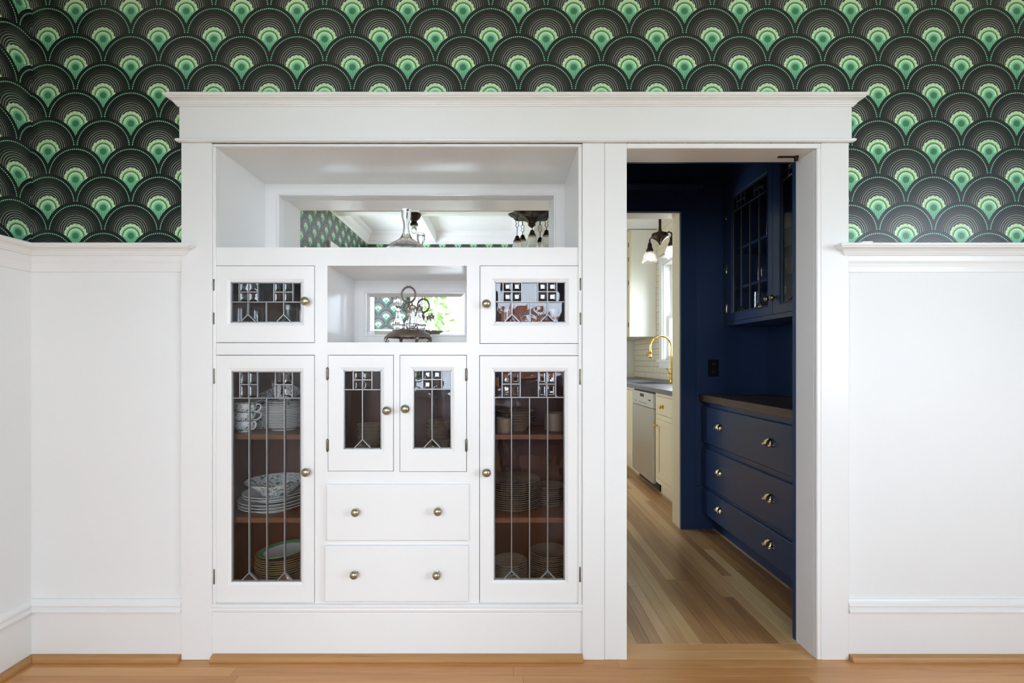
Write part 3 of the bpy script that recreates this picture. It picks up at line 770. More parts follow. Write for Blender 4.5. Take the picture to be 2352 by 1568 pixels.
# framed mirrors
def framed_mirror(X0, X1, Z0, Z1, yb, m0, m1, n0, n1, bev):
    """back panel X0..X1, Z0..Z1 with mirror opening m0..m1, n0..n1 on plane yb"""
    q = MB()
    for a, b, c, d in cells(X0, X1, Z0, Z1, [(m0, m1, n0, n1)]): q.box(a, b, yb, yb+.010, c, d)
    fr = build(q, 'mirror_frame', WHITE, CAB)
    t = .006; q = MB()
    def rect(i, y): return [(m0-i, y, n0-i), (m1+i, y, n0-i), (m1+i, y, n1+i), (m0-i, y, n1+i)]
    q.add(rect(t*1.8, yb-.0005)+rect(t*1.2, yb-.003)+rect(t*.4, yb-.003)+rect(0, yb+.006), [(k*4+i, k*4+(i+1) % 4, k*4+4+(i+1) % 4, k*4+4+i) for k in range(3) for i in range(4)])
    build(q, 'mirror_bead', WHITE, fr)
    q = MB()
    def rc(i, y): return [(m0+i, y, n0+i), (m1-i, y, n0+i), (m1-i, y, n1-i), (m0+i, y, n1-i)]
    q.add(rc(-.004, yb+.0105)+rc(0, yb+.0052)+rc(bev, yb+.003), [(3, 2, 1, 0)]+[(k*4+i, k*4+(i+1) % 4, k*4+4+(i+1) % 4, k*4+4+i) for k in range(2) for i in range(4)]+[(8, 9, 10, 11)])
    o = build(q, 'mirror', MIRROR, CAB); o['label'] = 'bevelled mirror'
yu = .402
gx = lambda p: wx(p, yu); gz = lambda p: wz(p, yu)
framed_mirror(NX0, NX1, fz(568), NZ1, yu, gx(640), gx(1272), fz(568)+.035, gz(448), .024)
ym = .360
gx = lambda p: wx(p, ym); gz = lambda p: wz(p, ym)
framed_mirror(mx0, mx1, mz0, mz1, ym, gx(841), gx(1067), gz(768), gz(673), .018)
# stained interiors
def interior(x0, x1, z0, z1, yb=.36, name='interior'):
    t = .006; y0 = YF+.021; q = MB()
    q.box(x0, x0+t, y0, yb, z0, z1); q.box(x1-t, x1, y0, yb, z0, z1); q.box(x0, x1, y0, yb, z0, z0+t); q.box(x0, x1, y0, yb, z1-t, z1); q.box(x0, x1, yb-t, yb, z0, z1)
    o = build(q, name, MAHOG, CAB); o['label'] = 'dark stained wooden interior'
IX = [(NX0-.034, fx(737)), (fx(739), fx(1087)), (fx(1089), NX1+.034)]
ZT0, ZT1 = fz(1383)-.004, fz(801)
interior(IX[0][0], IX[0][1], ZT0, ZT1); interior(IX[2][0], IX[2][1], ZT0, ZT1); interior(IX[1][0], IX[1][1], fz(1095), ZT1)
ZU0, ZU1 = fz(799), fz(597)
interior(IX[0][0], mx0-.021, ZU0, ZU1); interior(mx1+.021, IX[2][1], ZU0, ZU1)
SH1, SH2 = .869, .535
for ix in (IX[0], IX[2]):
    for zz in (SH1, SH2): bx('shelf', MAHOGX, CAB, ix[0]+.006, ix[1]-.006, .055, .354, zz-.020, zz, bevel=.001)
FLOORZ = ZT0+.006; UFLOOR = ZU0+.006; CFLOOR = fz(1095)+.006
# the doors
for (x0, x1, y0, y1, g0, g1, h0, h1, kind, kn, hx, hs, lab) in doors:
    X0, X1, Z0, Z1 = fx(x0), fx(x1), fz(y1), fz(y0)
    A0, A1, B0, B1 = fx(g0), fx(g1), fz(h1), fz(h0)
    e = .011
    q = MB()
    for a, b, c, d in cells(X0, X1, Z0, Z1, [(A0-e, A1+e, B0-e, B1+e)]): q.box(a, b, YF-.001, YF+.019, c, d)
    D = build(q, 'door', WHITE, CAB); D['label'] = lab
    q = MB()
    def rr(i, y): return [(A0-i, y, B0-i), (A1+i, y, B0-i), (A1+i, y, B1+i), (A0-i, y, B1+i)]
    q.add(rr(e, YF-.001)+rr(e*.85, YF+.0005)+rr(e*.75, YF+.0005)+rr(e*.2, YF+.004)+rr(0, YF+.005)+rr(0, YF+.012), [(k*4+i, k*4+(i+1) % 4, k*4+4+(i+1) % 4, k*4+4+i) for k in range(5) for i in range(4)])
    build(q, 'glass_bead', WHITE, D)
    yg = YF+.012
    glazing(D, lambda u, v, d, A0=A0, B0=B0: (A0+u, yg-d, B0+v), A1-A0, B1-B0, kind)
    knob_at(D, wx(kn[0], -.012), YF-.001, wz(kn[1], -.012))
    for a, b in hs: hinge_at(D, wx(hx, YF-.004), YF-.0035, wz(b, YF), wz(a, YF))
# the drawers
for (x0, x1, y0, y1, kns, lab) in ((748, 1077, 1113, 1243, [(815, 1178), (1005, 1176)], 'upper white drawer'), (744, 1076, 1254, 1384, [(812, 1322), (1002, 1323)], 'lower white drawer')):
    yd = -.004
    X0, X1, Z0, Z1 = wx(x0, yd), wx(x1, yd), wz(y1, yd), wz(y0, yd)
    q = MB(); e = .006
    q.add([(X0, YF, Z0), (X1, YF, Z0), (X1, YF, Z1), (X0, YF, Z1), (X0, yd+.004, Z0), (X1, yd+.004, Z0), (X1, yd+.004, Z1), (X0, yd+.004, Z1), (X0+e, yd, Z0+e), (X1-e, yd, Z0+e), (X1-e, yd, Z1-e), (X0+e, yd, Z1-e)],
          [(0, 3, 2, 1)]+[(k+i, k+(i+1) % 4, k+4+(i+1) % 4, k+4+i) for k in (0, 4) for i in range(4)]+[(8, 9, 10, 11)])
    D = build(q, 'drawer', WHITE, CAB, .0008); D['label'] = lab
    for k in kns: knob_at(D, wx(k[0], -.03), yd, wz(k[1], -.03), .0165)

# ================================================================== pantry
PB_F = 1.42                                          # carcass face plane of the base cabinet
PBC = empty('pantry_base_cabinet', (1.62, .9, 0), 'navy pantry base cabinet with three wide drawers', 'cabinet')
q = MB(); q.box(PB_F, PX1-.008, .30, PY1-.002, .105, .885); build(q, 'carcass', NAVY, PBC)
bx('toe_kick', NAVY, PBC, 1.494, PX1-.008, .30, PY1-.002, 0, .105)
rails = [(.605, .854), (.314, .569), (.118, .290)]
pull_proto = None
def cup_pull(parent, x, y, z):
    """bin pull: half dome hood over two round end posts, mounted on a face looking to -x"""
    m = MB(); n, k = 14, 6; W, H, Dp = .036, .034, .028
    vs = []
    for j in range(k+1):
        b = PI/2*j/k
        for i in range(n+1):
            a = PI*i/n
            vs.append((x-Dp*math.sin(b)*(.55+.45*math.sin(a)), y+W*math.cos(a)*(1-.12*math.sin(b)), z+H*math.sin(a)*math.cos(b)*1.0+.002))
    fs = [(j*(n+1)+i, j*(n+1)+i+1, (j+1)*(n+1)+i+1, (j+1)*(n+1)+i) for j in range(k) for i in range(n)]
    m.add(vs, fs); m.smooth = True
    m.box(x-.003, x, y-W-.004, y+W+.004, z-.004, z+.004)
    for s in (-1, 1):
        m.lathe([(.008, -.003), (.010, .004), (.010, .010), (.007, .016), (.009, .020), (.006, .024)], (0, 0, 0), 'z', 12)
        cnt = 6*12; m.v[-cnt:] = [(x-p[2]-.002, y+s*(W-.008)+p[0], z-.002+p[1]) for p in m.v[-cnt:]]
    return build(m, 'cup_pull', NICKEL, parent)
for (z0, z1), pz, lab in zip(rails, (.733, .446, .208), ('top navy drawer', 'middle navy drawer', 'bottom navy drawer')):
    q = MB(); e = .005; X = PB_F-.018; y0, y1 = .34, PY1-.014
    q.add([(PB_F, y0, z0), (PB_F, y1, z0), (PB_F, y1, z1), (PB_F, y0, z1), (X+e, y0, z0), (X+e, y1, z0), (X+e, y1, z1), (X+e, y0, z1), (X, y0+e, z0+e), (X, y1-e, z0+e), (X, y1-e, z1-e), (X, y0+e, z1-e)],
          [(0, 3, 2, 1)]+[(k+i, k+(i+1) % 4, k+4+(i+1) % 4, k+4+i) for k in (0, 4) for i in range(4)]+[(8, 9, 10, 11)])
    D = build(q, 'drawer', NAVY, PBC, .001); D['label'] = lab
    for yy in (1.186, .616): cup_pull(D, X, yy, pz)
q = MB(); q.box(1.384, PX1-.007, .28, PY1-.001, .887, .933)
o = build(q, 'countertop', WALNUT, None, .003, seg=2); tag(o, 'dark walnut countertop on the navy pantry drawers', 'countertop')
# outlet
ox, oz = wx(1638, PY1), wz(845, PY1)
OUT = empty('wall_outlet', (ox, PY1-.004, oz-.06), 'black wall outlet above the walnut counter', 'outlet')
bx('cover_plate', BLACK, OUT, ox-.037, ox+.037, PY1-.007, PY1-.0005, oz-.058, oz+.058, bevel=.002)
for s in (-1, 1):
    r = bx('receptacle', simple('socket_face', srgb(24, 24, 27), .45), OUT, ox-.017, ox+.017, PY1-.009, PY1-.007, oz+s*.027-.015, oz+s*.027+.015, bevel=.001)
    q = MB()
    for t in (-1, 1): q.box(ox+t*.007-.001, ox+t*.007+.001, PY1-.0096, PY1-.0088, oz+s*.027-.002, oz+s*.027+.007)
    build(q, 'slots', simple('slot_grey', srgb(120, 120, 120), .5), r)
# upper cabinet
UF = 1.555
PUC = empty('pantry_wall_cabinet', (1.72, .9, 1.402), 'tall navy wall cabinet with leaded glass doors above the counter', 'cabinet')
udoors = [(.862, 1.407), (.305, .857)]; UZ0, UZ1 = 1.430, 2.318
q = MB()
hl = [(a-.002, b+.002, UZ0-.002, UZ1+.002) for a, b in udoors]+[(a-.002, b+.002, 2.362, 2.78) for a, b in udoors]
for a, b, c, d in cells(.25, PY1-.001, 1.402, PCEIL, hl): q.box(UF, UF+.02, a, b, c, d)
build(q, 'face_frame', NAVY, PUC)
q = MB()
q.box(UF+.021, PX1-.001, .25, .27, 1.402, PCEIL); q.box(UF+.021, PX1-.001, PY1-.02, PY1-.001, 1.402, PCEIL); q.box(UF+.021, PX1-.001, .27, PY1-.02, 1.402, 1.428)
q.box(UF+.021, PX1-.001, .27, PY1-.02, 2.325, 2.345); q.box(PX1-.012, PX1-.001, .27, PY1-.02, 1.428, PCEIL)
build(q, 'carcass', NAVY, PUC)
USH = [1.66, 1.92]
for zz in USH: bx('shelf', NAVY, PUC, UF+.04, PX1-.013, .271, PY1-.021, zz-.018, zz)
for i, (a, b) in enumerate(udoors):
    G0, G1, GZ0, GZ1 = a+.052, b-.075, 1.484, 2.256
    q = MB()
    for p, r, c, d in cells(a, b, UZ0, UZ1, [(G0, G1, GZ0, GZ1)]): q.box(UF-.001, UF+.019, p, r, c, d)
    D = build(q, 'door', NAVY, PUC); D['label'] = ('far', 'near')[i]+' leaded glass door'
    q = MB()
    def rr(i_, x): return [(x, G0-i_, GZ0-i_), (x, G1+i_, GZ0-i_), (x, G1+i_, GZ1+i_), (x, G0-i_, GZ1+i_)]
    q.add(rr(.007, UF-.001)+rr(.006, UF-.005)+rr(.001, UF-.003)+rr(0, UF+.010), [(k*4+j, k*4+(j+1) % 4, k*4+4+(j+1) % 4, k*4+4+j) for k in range(3) for j in range(4)])
    build(q, 'glass_bead', NAVY, D)
    glazing(D, lambda u, v, d, G1=G1: (UF+.011-d, G1-u, 1.484+v), G1-G0, GZ1-GZ0, 'tall', None, LEAD_D, .8)
    knob_at(D, UF-.001, (a+.026 if i == 0 else b-.026), 1.520, .0165, mat=BRASS_OLD, axis='x')
    for zz in (1.49, 1.76, 2.13): hinge_at(D, UF-.003, (b+.004 if i == 0 else a-.004), zz, zz+.065, 'x', NICKEL)
    D2 = bx('upper_door', NAVY, PUC, UF-.001, UF+.019, a, b, 2.364, 2.778, bevel=.001)
    hinge_at(D2, UF-.003, (b+.004 if i == 0 else a-.004), 2.42, 2.48, 'x', NICKEL)
# glassware in the wall cabinet
def tumbler(name, label, x, y, z, r, h, m, cut=None, foot=None):
    t = .003
    if foot: prof = [(.0005, 0), (r*.8, 0), (r*.8, .003), (.004, .008), (.004, foot), (r*.7, foot+h*.25), (r, foot+h*.7), (r*.9, foot+h), (r*.9-.0015, foot+h), (r-.002, foot+h*.7), (r*.65, foot+h*.28), (.0005, foot+.008)]
    else: prof = [(.0005, 0), (r*.9, 0), (r, .006), (r, h), (r-t, h), (r-t, .012), (.0005, .010)]
    o = build(MB().lathe(prof, (x, y, z), 'z', 24, False, False, flute=cut), name, m); return tag(o, label, 'glass')
tumbler('vase', 'cut crystal vase on the bottom shelf of the navy cabinet', 1.66, 1.16, 1.4285, .055, .17, CRYSTAL, (12, .04))
tumbler('goblet', 'stemmed goblet behind the crystal vase in the navy cabinet', 1.76, 1.24, 1.4285, .035, .09, CRYSTAL, None, .07)
tumbler('goblet', 'stemmed goblet beside the door knobs in the navy cabinet', 1.67, .99, 1.4285, .036, .10, CRYSTAL, None, .08)
tumbler('jug', 'clear glass jug on the middle shelf of the navy cabinet', 1.68, 1.02, USH[0], .045, .13, CRYSTAL)
tumbler('water_glass', 'plain tumbler at the far end of the middle navy shelf', 1.68, 1.20, USH[0], .032, .10, CRYSTAL)
tumbler('water_glass', 'plain tumbler on the top navy shelf', 1.68, 1.10, USH[1], .032, .10, CRYSTAL)
tumbler('water_glass', 'tumbler behind the near leaded navy door', 1.68, .70, 1.4285, .034, .11, CRYSTAL)

# ================================================================== kitchen
KF = 1.385
def kbox(name, label): return empty(name, (1.68, 3, 0), label, 'cabinet')
KC1 = kbox('kitchen_base_cabinet', 'cream base cabinet with drawer and panelled door right of the dishwasher')
KC2 = kbox('kitchen_base_cabinet', 'cream base cabinet with panelled doors left of the dishwasher')
DWY = (2.385, 3.045)
def shaker(parent, name, y0, y1, z0, z1, knob=None, hinge=None):
    q = MB(); e = .055
    for a, b, c, d in cells(y0, y1, z0, z1, [(y0+e, y1-e, z0+e, z1-e)]): q.box(KF-.001, KF+.018, a, b, c, d)
    q.box(KF+.008, KF+.017, y0+e-.004, y1-e+.004, z0+e-.004, z1-e+.004)
    D = build(q, name, CREAM, parent, .001)
    if knob: knob_at(D, KF-.001, knob[0], knob[1], .014, mat=BRASS, axis='x')
    for h in (hinge or []): hinge_at(D, KF-.003, h[0], h[1], h[1]+.06, 'x', BRONZE)
    return D
q = MB(); q.box(KF+.019, KWALL_X-.001, 1.70, DWY[0]-.004, .10, .885)
for a, b, c, d in cells(1.70, DWY[0]-.004, .10, .885, [(1.82, DWY[0]-.03, .14, .66), (1.82, DWY[0]-.03, .70, .86)]): q.box(KF, KF+.019, a, b, c, d)
build(q, 'carcass', CREAM, KC1); bx('toe_kick', CREAM, KC1, KF+.05, KWALL_X-.001, 1.70, DWY[0]-.004, 0, .10)
D = bx('drawer', CREAM, KC1, KF-.001, KF+.018, 1.823, DWY[0]-.033, .703, .857, bevel=.001); knob_at(D, KF-.001, 2.19, .775, .017, mat=BRASS, axis='x', plate=.02)
shaker(KC1, 'door', 1.823, DWY[0]-.033, .143, .657, knob=(DWY[0]-.05, .60))
q = MB(); q.box(KF+.019, KWALL_X-.001, DWY[1]+.004, KY1-.01, .10, .69); q.box(KF+.019, KWALL_X-.001, 3.88, KY1-.01, .6905, .885)
spans = [(DWY[1]+.04+i*.50, DWY[1]+.04+i*.50+.46) for i in range(4)]
for a, b, c, d in cells(DWY[1]+.004, KY1-.01, .10, .885, [(a, b, .14, .86) for a, b in spans]): q.box(KF, KF+.019, a, b, c, d)
build(q, 'carcass', CREAM, KC2); bx('toe_kick', CREAM, KC2, KF+.05, KWALL_X-.001, DWY[1]+.004, KY1-.01, 0, .10)
for i, (a, b) in enumerate(spans): shaker(KC2, 'door', a+.003, b-.003, .143, .857, hinge=[(a, .20), (a, .74)] if i == 0 else None)
# dishwasher
DW = empty('dishwasher', (1.68, 2.7, 0), 'slim stainless steel dishwasher between cream cabinets', 'dishwasher')
bx('body', STEEL_D, DW, KF+.01, KWALL_X-.05, DWY[0]+.004, DWY[1]-.004, .09, .882)
bx('door', STEEL, DW, KF-.022, KF+.009, DWY[0]+.003, DWY[1]-.003, .075, .735, bevel=.002)
cp = bx('control_panel', simple('panel_silver', srgb(206, 206, 202), .32, metal=.6), DW, KF-.022, KF+.009, DWY[0]+.003, DWY[1]-.003, .740, .872, bevel=.002)
cy = (DWY[0]+DWY[1])/2
bx('display', BLACK, cp, KF-.0235, KF-.021, cy-.06, cy+.06, .825, .855)
for i in range(6): bx('button', BLACK, cp, KF-.0235, KF-.021, cy-.14+i*.045-.008, cy-.14+i*.045+.008, .765, .772)
bx('button', BLACK, cp, KF-.0235, KF-.021, cy+.20, cy+.22, .765, .778); bx('badge', BLACK, cp, KF-.0235, KF-.021, cy-.26, cy-.20, .800, .812)
kk = bx('kick_grille', STEEL_D, DW, KF+.045, KF+.06, DWY[0]+.02, DWY[1]-.02, .0, .085)
# countertop with sink
CT = .925; SK = (3.12, 3.82, 1.46, 1.84)      # y0,y1,x0,x1
q = MB()
for a, b, c, d in cells(1.65, KY1-.002, 1.362, KWALL_X-.002, [(SK[0], SK[1], SK[2], SK[3])]): q.box(c, d, a, b, .887, CT)
tag(build(q, 'countertop', SOAP, None, .003), 'grey stone kitchen countertop round the white sink', 'countertop')
q = MB(); t = .012
x0, x1, y0, y1 = SK[2]-.006, SK[3]+.006, SK[0]-.006, SK[1]+.006
q.box(x0-t, x0, y0-t, y1+t, .70, .886); q.box(x1, x1+t, y0-t, y1+t, .70, .886); q.box(x0, x1, y0-t, y0, .70, .886); q.box(x0, x1, y1, y1+t, .70, .886); q.box(x0, x1, y0, y1, .70, .712)
tag(build(q, 'kitchen_sink', SINKW, None, .003), 'white undermount sink in the grey kitchen counter', 'sink')
# faucet
FXb, FYb = 1.905, 3.44
FA = empty('faucet', (FXb, FYb, CT), 'bright brass gooseneck faucet by the kitchen window', 'faucet')
R = .118; zc = 1.325
pts = [(FXb, FYb, CT+.05), (FXb, FYb, zc)]+[(FXb-R+R*math.cos(a), FYb, zc+R*math.sin(a)) for a in [PI*i/14 for i in range(1, 15)]]+[(FXb-2*R, FYb, zc-.05)]
build(MB().tube(pts, .012, 12), 'neck', BRASS, FA)
build(MB().lathe([(.028, 0), (.028, .006), (.020, .010), (.018, .030), (.022, .034), (.022, .070), (.017, .075), (.015, .12), (.018, .125), (.013, .135)], (FXb, FYb, CT), 'z', 20), 'base', BRASS, FA)
build(MB().lathe([(.012, .09), (.017, .085), (.018, .05), (.015, .045), (.018, .03), (.020, .008), (.017, 0)], (FXb-2*R, FYb, zc-.13), 'z', 18), 'spray_head', BRASS, FA)
build(MB().tube([(FXb-2*R-.012, FYb, zc-.06), (FXb-2*R-.035, FYb, zc-.075), (FXb-2*R-.036, FYb, zc-.11)], .005, 8), 'trigger', BRASS, FA)
build(MB().tube([(FXb, FYb, CT+.09), (FXb-.04, FYb-.0, CT+.11), (FXb-.05, FYb, CT+.16)], [.009, .007, .009], 10), 'handle', BRASS, FA)
# wall cabinet
UKX, UKY = 1.66, 4.18
UK = empty('kitchen_wall_cabinet', (1.82, 4.6, 1.47), 'cream kitchen wall cabinet hanging beyond the window', 'cabinet')
bx('carcass', CREAMW, UK, UKX+.001, KWALL_X-.008, UKY, KY1-.01, 1.471, PCEIL-.01)
q = MB()
for a, b, c, d in cells(UKY, KY1-.01, 1.471, PCEIL-.01, [(UKY+.04, UKY+.48, 1.50, 2.28), (UKY+.52, KY1-.05, 1.50, 2.28), (UKY+.04, UKY+.48, 2.33, 2.76), (UKY+.52, KY1-.05, 2.33, 2.76)]): q.box(UKX-.018, UKX, a, b, c, d)
build(q, 'face_frame', CREAM, UK)
for (a, b) in ((UKY+.043, UKY+.477), (UKY+.523, KY1-.053)):
    for (c, d) in ((1.503, 2.277), (2.333, 2.757)):
        q = MB()
        for p, r, s, u in cells(a, b, c, d, [(a+.05, b-.05, c+.05, d-.05)]): q.box(UKX-.018, UKX-.001, p, r, s, u)
        q.box(UKX-.010, UKX-.002, a+.045, b-.045, c+.045, d-.045)
        D = build(q, 'door', CREAM, UK)
        if a < 4.3:
            for zz in (c+.09, d-.15): hinge_at(D, UKX-.020, a-.001, zz, zz+.06, 'x', BRONZE)
# kitchen ceiling lamp
LX, LY = 1.41, 2.34
KL = empty('ceiling_lamp', (LX, LY, 2.0), 'dark bronze kitchen ceiling lamp with frilled glass shades', 'lamp')
build(MB().lathe([(.07, 0), (.07, -.012), (.05, -.03), (.015, -.04)], (LX, LY, PCEIL-.001), 'z', 24), 'canopy', BRONZE, KL)
build(MB().tube([(LX, LY, PCEIL-.03), (LX, LY, 2.29)], .012, 10), 'stem', BRONZE, KL)
build(MB().lathe([(.010, .10), (.016, .07), (.045, .05), (.070, .045), (.072, .015), (.060, .008), (.035, -.010), (.014, -.035), (.012, -.045), (.003, -.055)], (LX, LY, 2.235), 'z', 28), 'hub', BRONZE, KL)
for i, a in enumerate((math.radians(116), math.radians(-58))):
    ca, sa = math.cos(a), math.sin(a); ex, ey = LX+.125*ca, LY+.125*sa
    dz = 0
    if i > 1: ex, ey = LX+.11*ca, LY+.11*sa
    A = build(MB().tube([(LX+.06*ca, LY+.06*sa, 2.26), (LX+.095*ca, LY+.095*sa, 2.275), (ex, ey, 2.255), (ex, ey, 2.215)], .008, 8), 'arm', BRONZE, KL)
    build(MB().lathe([(.010, .085), (.018, .07), (.020, .045), (.026, .03), (.032, .02), (.033, .008), (.030, 0)], (ex, ey, 2.145), 'z', 20), 'fitter', BRONZE, A)
    n = 36; prof = [(.030, .095), (.045, .080), (.056, .055), (.060, .025), (.066, .008), (.074, 0)]
    q = MB(); q.smooth = True; vs = []
    for off in (0, -.0025):
        for k, (r, h) in enumerate(prof):
            for j in range(n):
                w = 2*PI*j/n; fr = (k/5)**3; rr_ = r+off+.0045*fr*math.cos(9*w)+.0008*math.cos(18*w); vs.append((ex+rr_*math.cos(w), ey+rr_*math.sin(w), 2.055+h+.006*fr*math.cos(9*w)))
    fs = []
    for s in (0, 1):
        for k in range(5):
            for j in range(n):
                f = (s*6*n+k*n+j, s*6*n+k*n+(j+1) % n, s*6*n+(k+1)*n+(j+1) % n, s*6*n+(k+1)*n+j); fs.append(f if s else f[::-1])
    for j in range(n): fs.append((5*n+j, 5*n+(j+1) % n, 11*n+(j+1) % n, 11*n+j))
    q.add(vs, fs); build(q, 'shade', SHADE, A)
    l = lamp('lamp_bulb', (ex, ey, 2.09), .5, (1, .85, .62), .022)

# ================================================================== china and glass in the cabinet
def plate_mesh(r, h=.018, deep=.6, t=.0028, n=40):
    f = r*.62
    return [(.0005, .002), (f*.86, .002), (f*.88, 0), (f*.94, 0), (f*.95, .003), (f*1.05, h*deep*.6), (r*.98, h), (r, h+.0012), (r*.985, h+t), (f*1.02, h*deep*.6+t), (f*.9, .002+t), (.0005, .002+t)]
def stack(name, label, cat, group, x, y, z, r, n, dz, mat, h=.018, jit=.002, tilt_top=None, smat=None, per_label=None):
    m = MB().lathe(plate_mesh(r, h), (x, y, z), 'z', 40, False, False)
    first = build(m, name, mat); tag(first, label, cat, group)
    for k in range(1, n):
        c = copy_tree(first, (random.uniform(-jit, jit), random.uniform(-jit, jit), k*dz))
    return z+(n-1)*dz+h
PL = 'plate'
# left tall cupboard, top shelf: stack of salad plates, cups, leaning plates
def ppos(px, y): return wx(px, y)
zt = stack('salad_plate', 'small white plate in the tall stack behind the upper left panes', PL, 'small white plates on the top left shelf', ppos(652, .20), .20, SH1+.0005, .083, 14, .0068, CHINAW, .016)
zt = stack('salad_plate', 'painted small plate on top of the white plate stack', PL, 'painted plates topping the white stack', ppos(655, .20), .20, zt-.008, .083, 2, .009, CHINA, .016)
stack('saucer', 'painted saucer low between the cups and the plate stack', 'saucer', 'saucers between cups and plates', ppos(600, .25), .25, SH1+.0005, .066, 5, .006, CHINA, .014)
def cup(label, x, y, z, rot, name='tea_cup'):
    c = empty(name, (x, y, z), label, 'cup', 'stacked painted tea cups')
    prof = [(.0005, .004), (.020, .004), (.021, 0), (.025, 0), (.025, .005), (.034, .012), (.043, .026), (.047, .044), (.0475, .046), (.046, .046), (.042, .028), (.033, .0155), (.0005, .009)]
    build(MB().lathe(prof, (x, y, z), 'z', 36, False, False), 'bowl', CHINA, c)
    ca, sa = math.cos(rot), math.sin(rot)
    pts = [(.041, .040), (.056, .044), (.066, .036), (.062, .022), (.050, .012), (.036, .012)]
    build(MB().tube([(x+a*ca, y+a*sa, z+b) for a, b in pts], .0034, 8), 'handle', CHINAW, c)
    return c
cx, cyy = ppos(562, .135), .135
cup('painted tea cup with a red bird, bottom of the stacked cups', cx, cyy, SH1+.0005, -.4)
cup('painted tea cup in the middle of the stacked cups', cx-.003, cyy, SH1+.036, .35)
cup('painted tea cup with a white handle, top of the stacked cups', cx+.002, cyy+.002, SH1+.072, .0)
q = MB().lathe(plate_mesh(.075, .016), (0, 0, 0), 'z', 40, False, False); q.xf(Matrix.Translation((ppos(612, .27), .27, SH1+.128)) @ Matrix.Rotation(math.radians(-22), 4, 'Y') @ Matrix.Rotation(math.radians(18), 4, 'X'))
tag(build(q, 'saucer', CHINA), 'painted saucer tilted on top behind the stacked cups', 'saucer')
q = MB().lathe([(.0005, .004), (.03, .004), (.031, 0), (.036, 0), (.042, .012), (.060, .040), (.068, .055), (.066, .056), (.057, .041), (.038, .014), (.0005, .010)], (ppos(602, .25), .25, SH1+.045), 'z', 40, False, False)
tag(build(q, 'bowl', CHINA), 'painted bowl on saucers between cups and plates', 'bowl')
q = MB().lathe([(.0005, .004), (.03, .004), (.031, 0), (.036, 0), (.042, .012), (.060, .040), (.068, .055), (.066, .056), (.057, .041), (.038, .014), (.0005, .010)], (0, 0, 0), 'z', 40, False, False)
q.xf(Matrix.Translation((ppos(648, .20), .20, SH1+.135)) @ Matrix.Rotation(math.radians(24), 4, 'Y'))
tag(build(q, 'bowl', CHINA), 'painted bowl resting tilted on the plate stack', 'bowl')
# middle shelf: dinner plates, serving bowl
mxp = ppos(630, .19)
zt = stack('dinner_plate', 'large gilt edged plate in the short stack under the painted bowl', PL, 'large plates under the painted serving bowl', mxp, .19, SH2+.0005, .140, 3, .012, CHINAW, .022, .004)
zt = stack('dinner_plate', 'gilt edged soup plate directly under the painted bowl', PL, 'soup plates under the painted serving bowl', mxp+.006, .19, zt-.006, .128, 2, .011, CHINAW, .022, .004)
q = MB().lathe([(.0005, .005), (.052, .005), (.053, 0), (.060, 0), (.066, .010), (.098, .038), (.126, .058), (.127, .060), (.124, .0605), (.094, .041), (.062, .013), (.0005, .010)], (mxp+.012, .19, zt-.012), 'z', 48, False, False)
tag(build(q, 'serving_bowl', CHINA), 'wide painted serving bowl with flowers on the middle left shelf', 'bowl')
# bottom: amber plates and green rimmed plate
bxp = ppos(652, .19)
zt = stack('amber_plate', 'amber glass plate in the bottom left stack', PL, 'amber plates on the bottom left shelf', bxp, .19, FLOORZ+.0005, .112, 13, .0088, TOPAZ, .020, .003)
G = empty('rimmed_plate', (bxp+.002, .19, zt-.004), 'white plate with a green rim on the amber stack', PL)
T = Matrix.Translation((bxp+.002, .19, zt-.003)) @ Matrix.Rotation(math.radians(-5), 4, 'Y')
build(MB().lathe([(.0005, .001), (.060, .001), (.072, .004), (.082, .008), (.082, .0105), (.070, .007), (.06, .004), (.0005, .004)], (0, 0, 0), 'z', 40, False, False).xf(T), 'centre', CHINAW, G)
build(MB().lathe([(.0822, .008), (.102, .015), (.102, .0175), (.0822, .0106)], (0, 0, 0), 'z', 40, False, False).xf(T), 'rim', CHINAG, G)
# right tall cupboard
stack('dark_bowl', 'dark glazed bowl stacked left on the top right shelf', 'bowl', 'dark bowls on the top right shelf', ppos(1185, .20), .20, SH1+.0005, .085, 5, .011, DARKPL, .035)
tumbler('tankard', 'brown cylindrical pot at the left of the top right shelf', ppos(1157, .10), .105, SH1+.0005, .033, .06, DARKPL)
tumbler('tankard', 'round dark pot at the right of the top right shelf', ppos(1276, .16), .16, SH1+.0005, .048, .075, DARKPL)
stack('dark_plate', 'brown plate in the tall left stack on the middle right shelf', PL, 'brown plates on the middle right shelf', ppos(1178, .20), .20, SH2+.0005, .118, 13, .0088, DARKPL, .018)
stack('dark_plate', 'brown plate in the smaller right stack on the middle right shelf', PL, 'smaller brown plates on the middle right shelf', ppos(1262, .23), .23, SH2+.0005, .070, 9, .0088, DARKPL, .016)
stack('dark_plate', 'brown plate in the low left stack at the bottom of the right cupboard', PL, 'brown plates at the bottom left of the right cupboard', ppos(1172, .15), .15, FLOORZ+.0005, .074, 11, .0088, DARKPL, .018)
stack('dark_plate', 'brown plate in the low right stack at the bottom of the right cupboard', PL, 'brown plates at the bottom right of the right cupboard', ppos(1262, .21), .21, FLOORZ+.0005, .086, 13, .0088, DARKPL, .018)
# central cupboard
stack('dark_bowl', 'dark bowl stacked behind the left small door', 'bowl', 'dark bowls behind the left small door', ppos(848, .17), .17, CFLOOR+.0005, .055, 10, .016, DARKPL, .035)
stack('dark_bowl', 'dark bowl stacked behind the right small door', 'bowl', 'dark bowls behind the right small door', ppos(1008, .17), .17, CFLOOR+.0005, .06, 11, .016, DARKPL, .035)
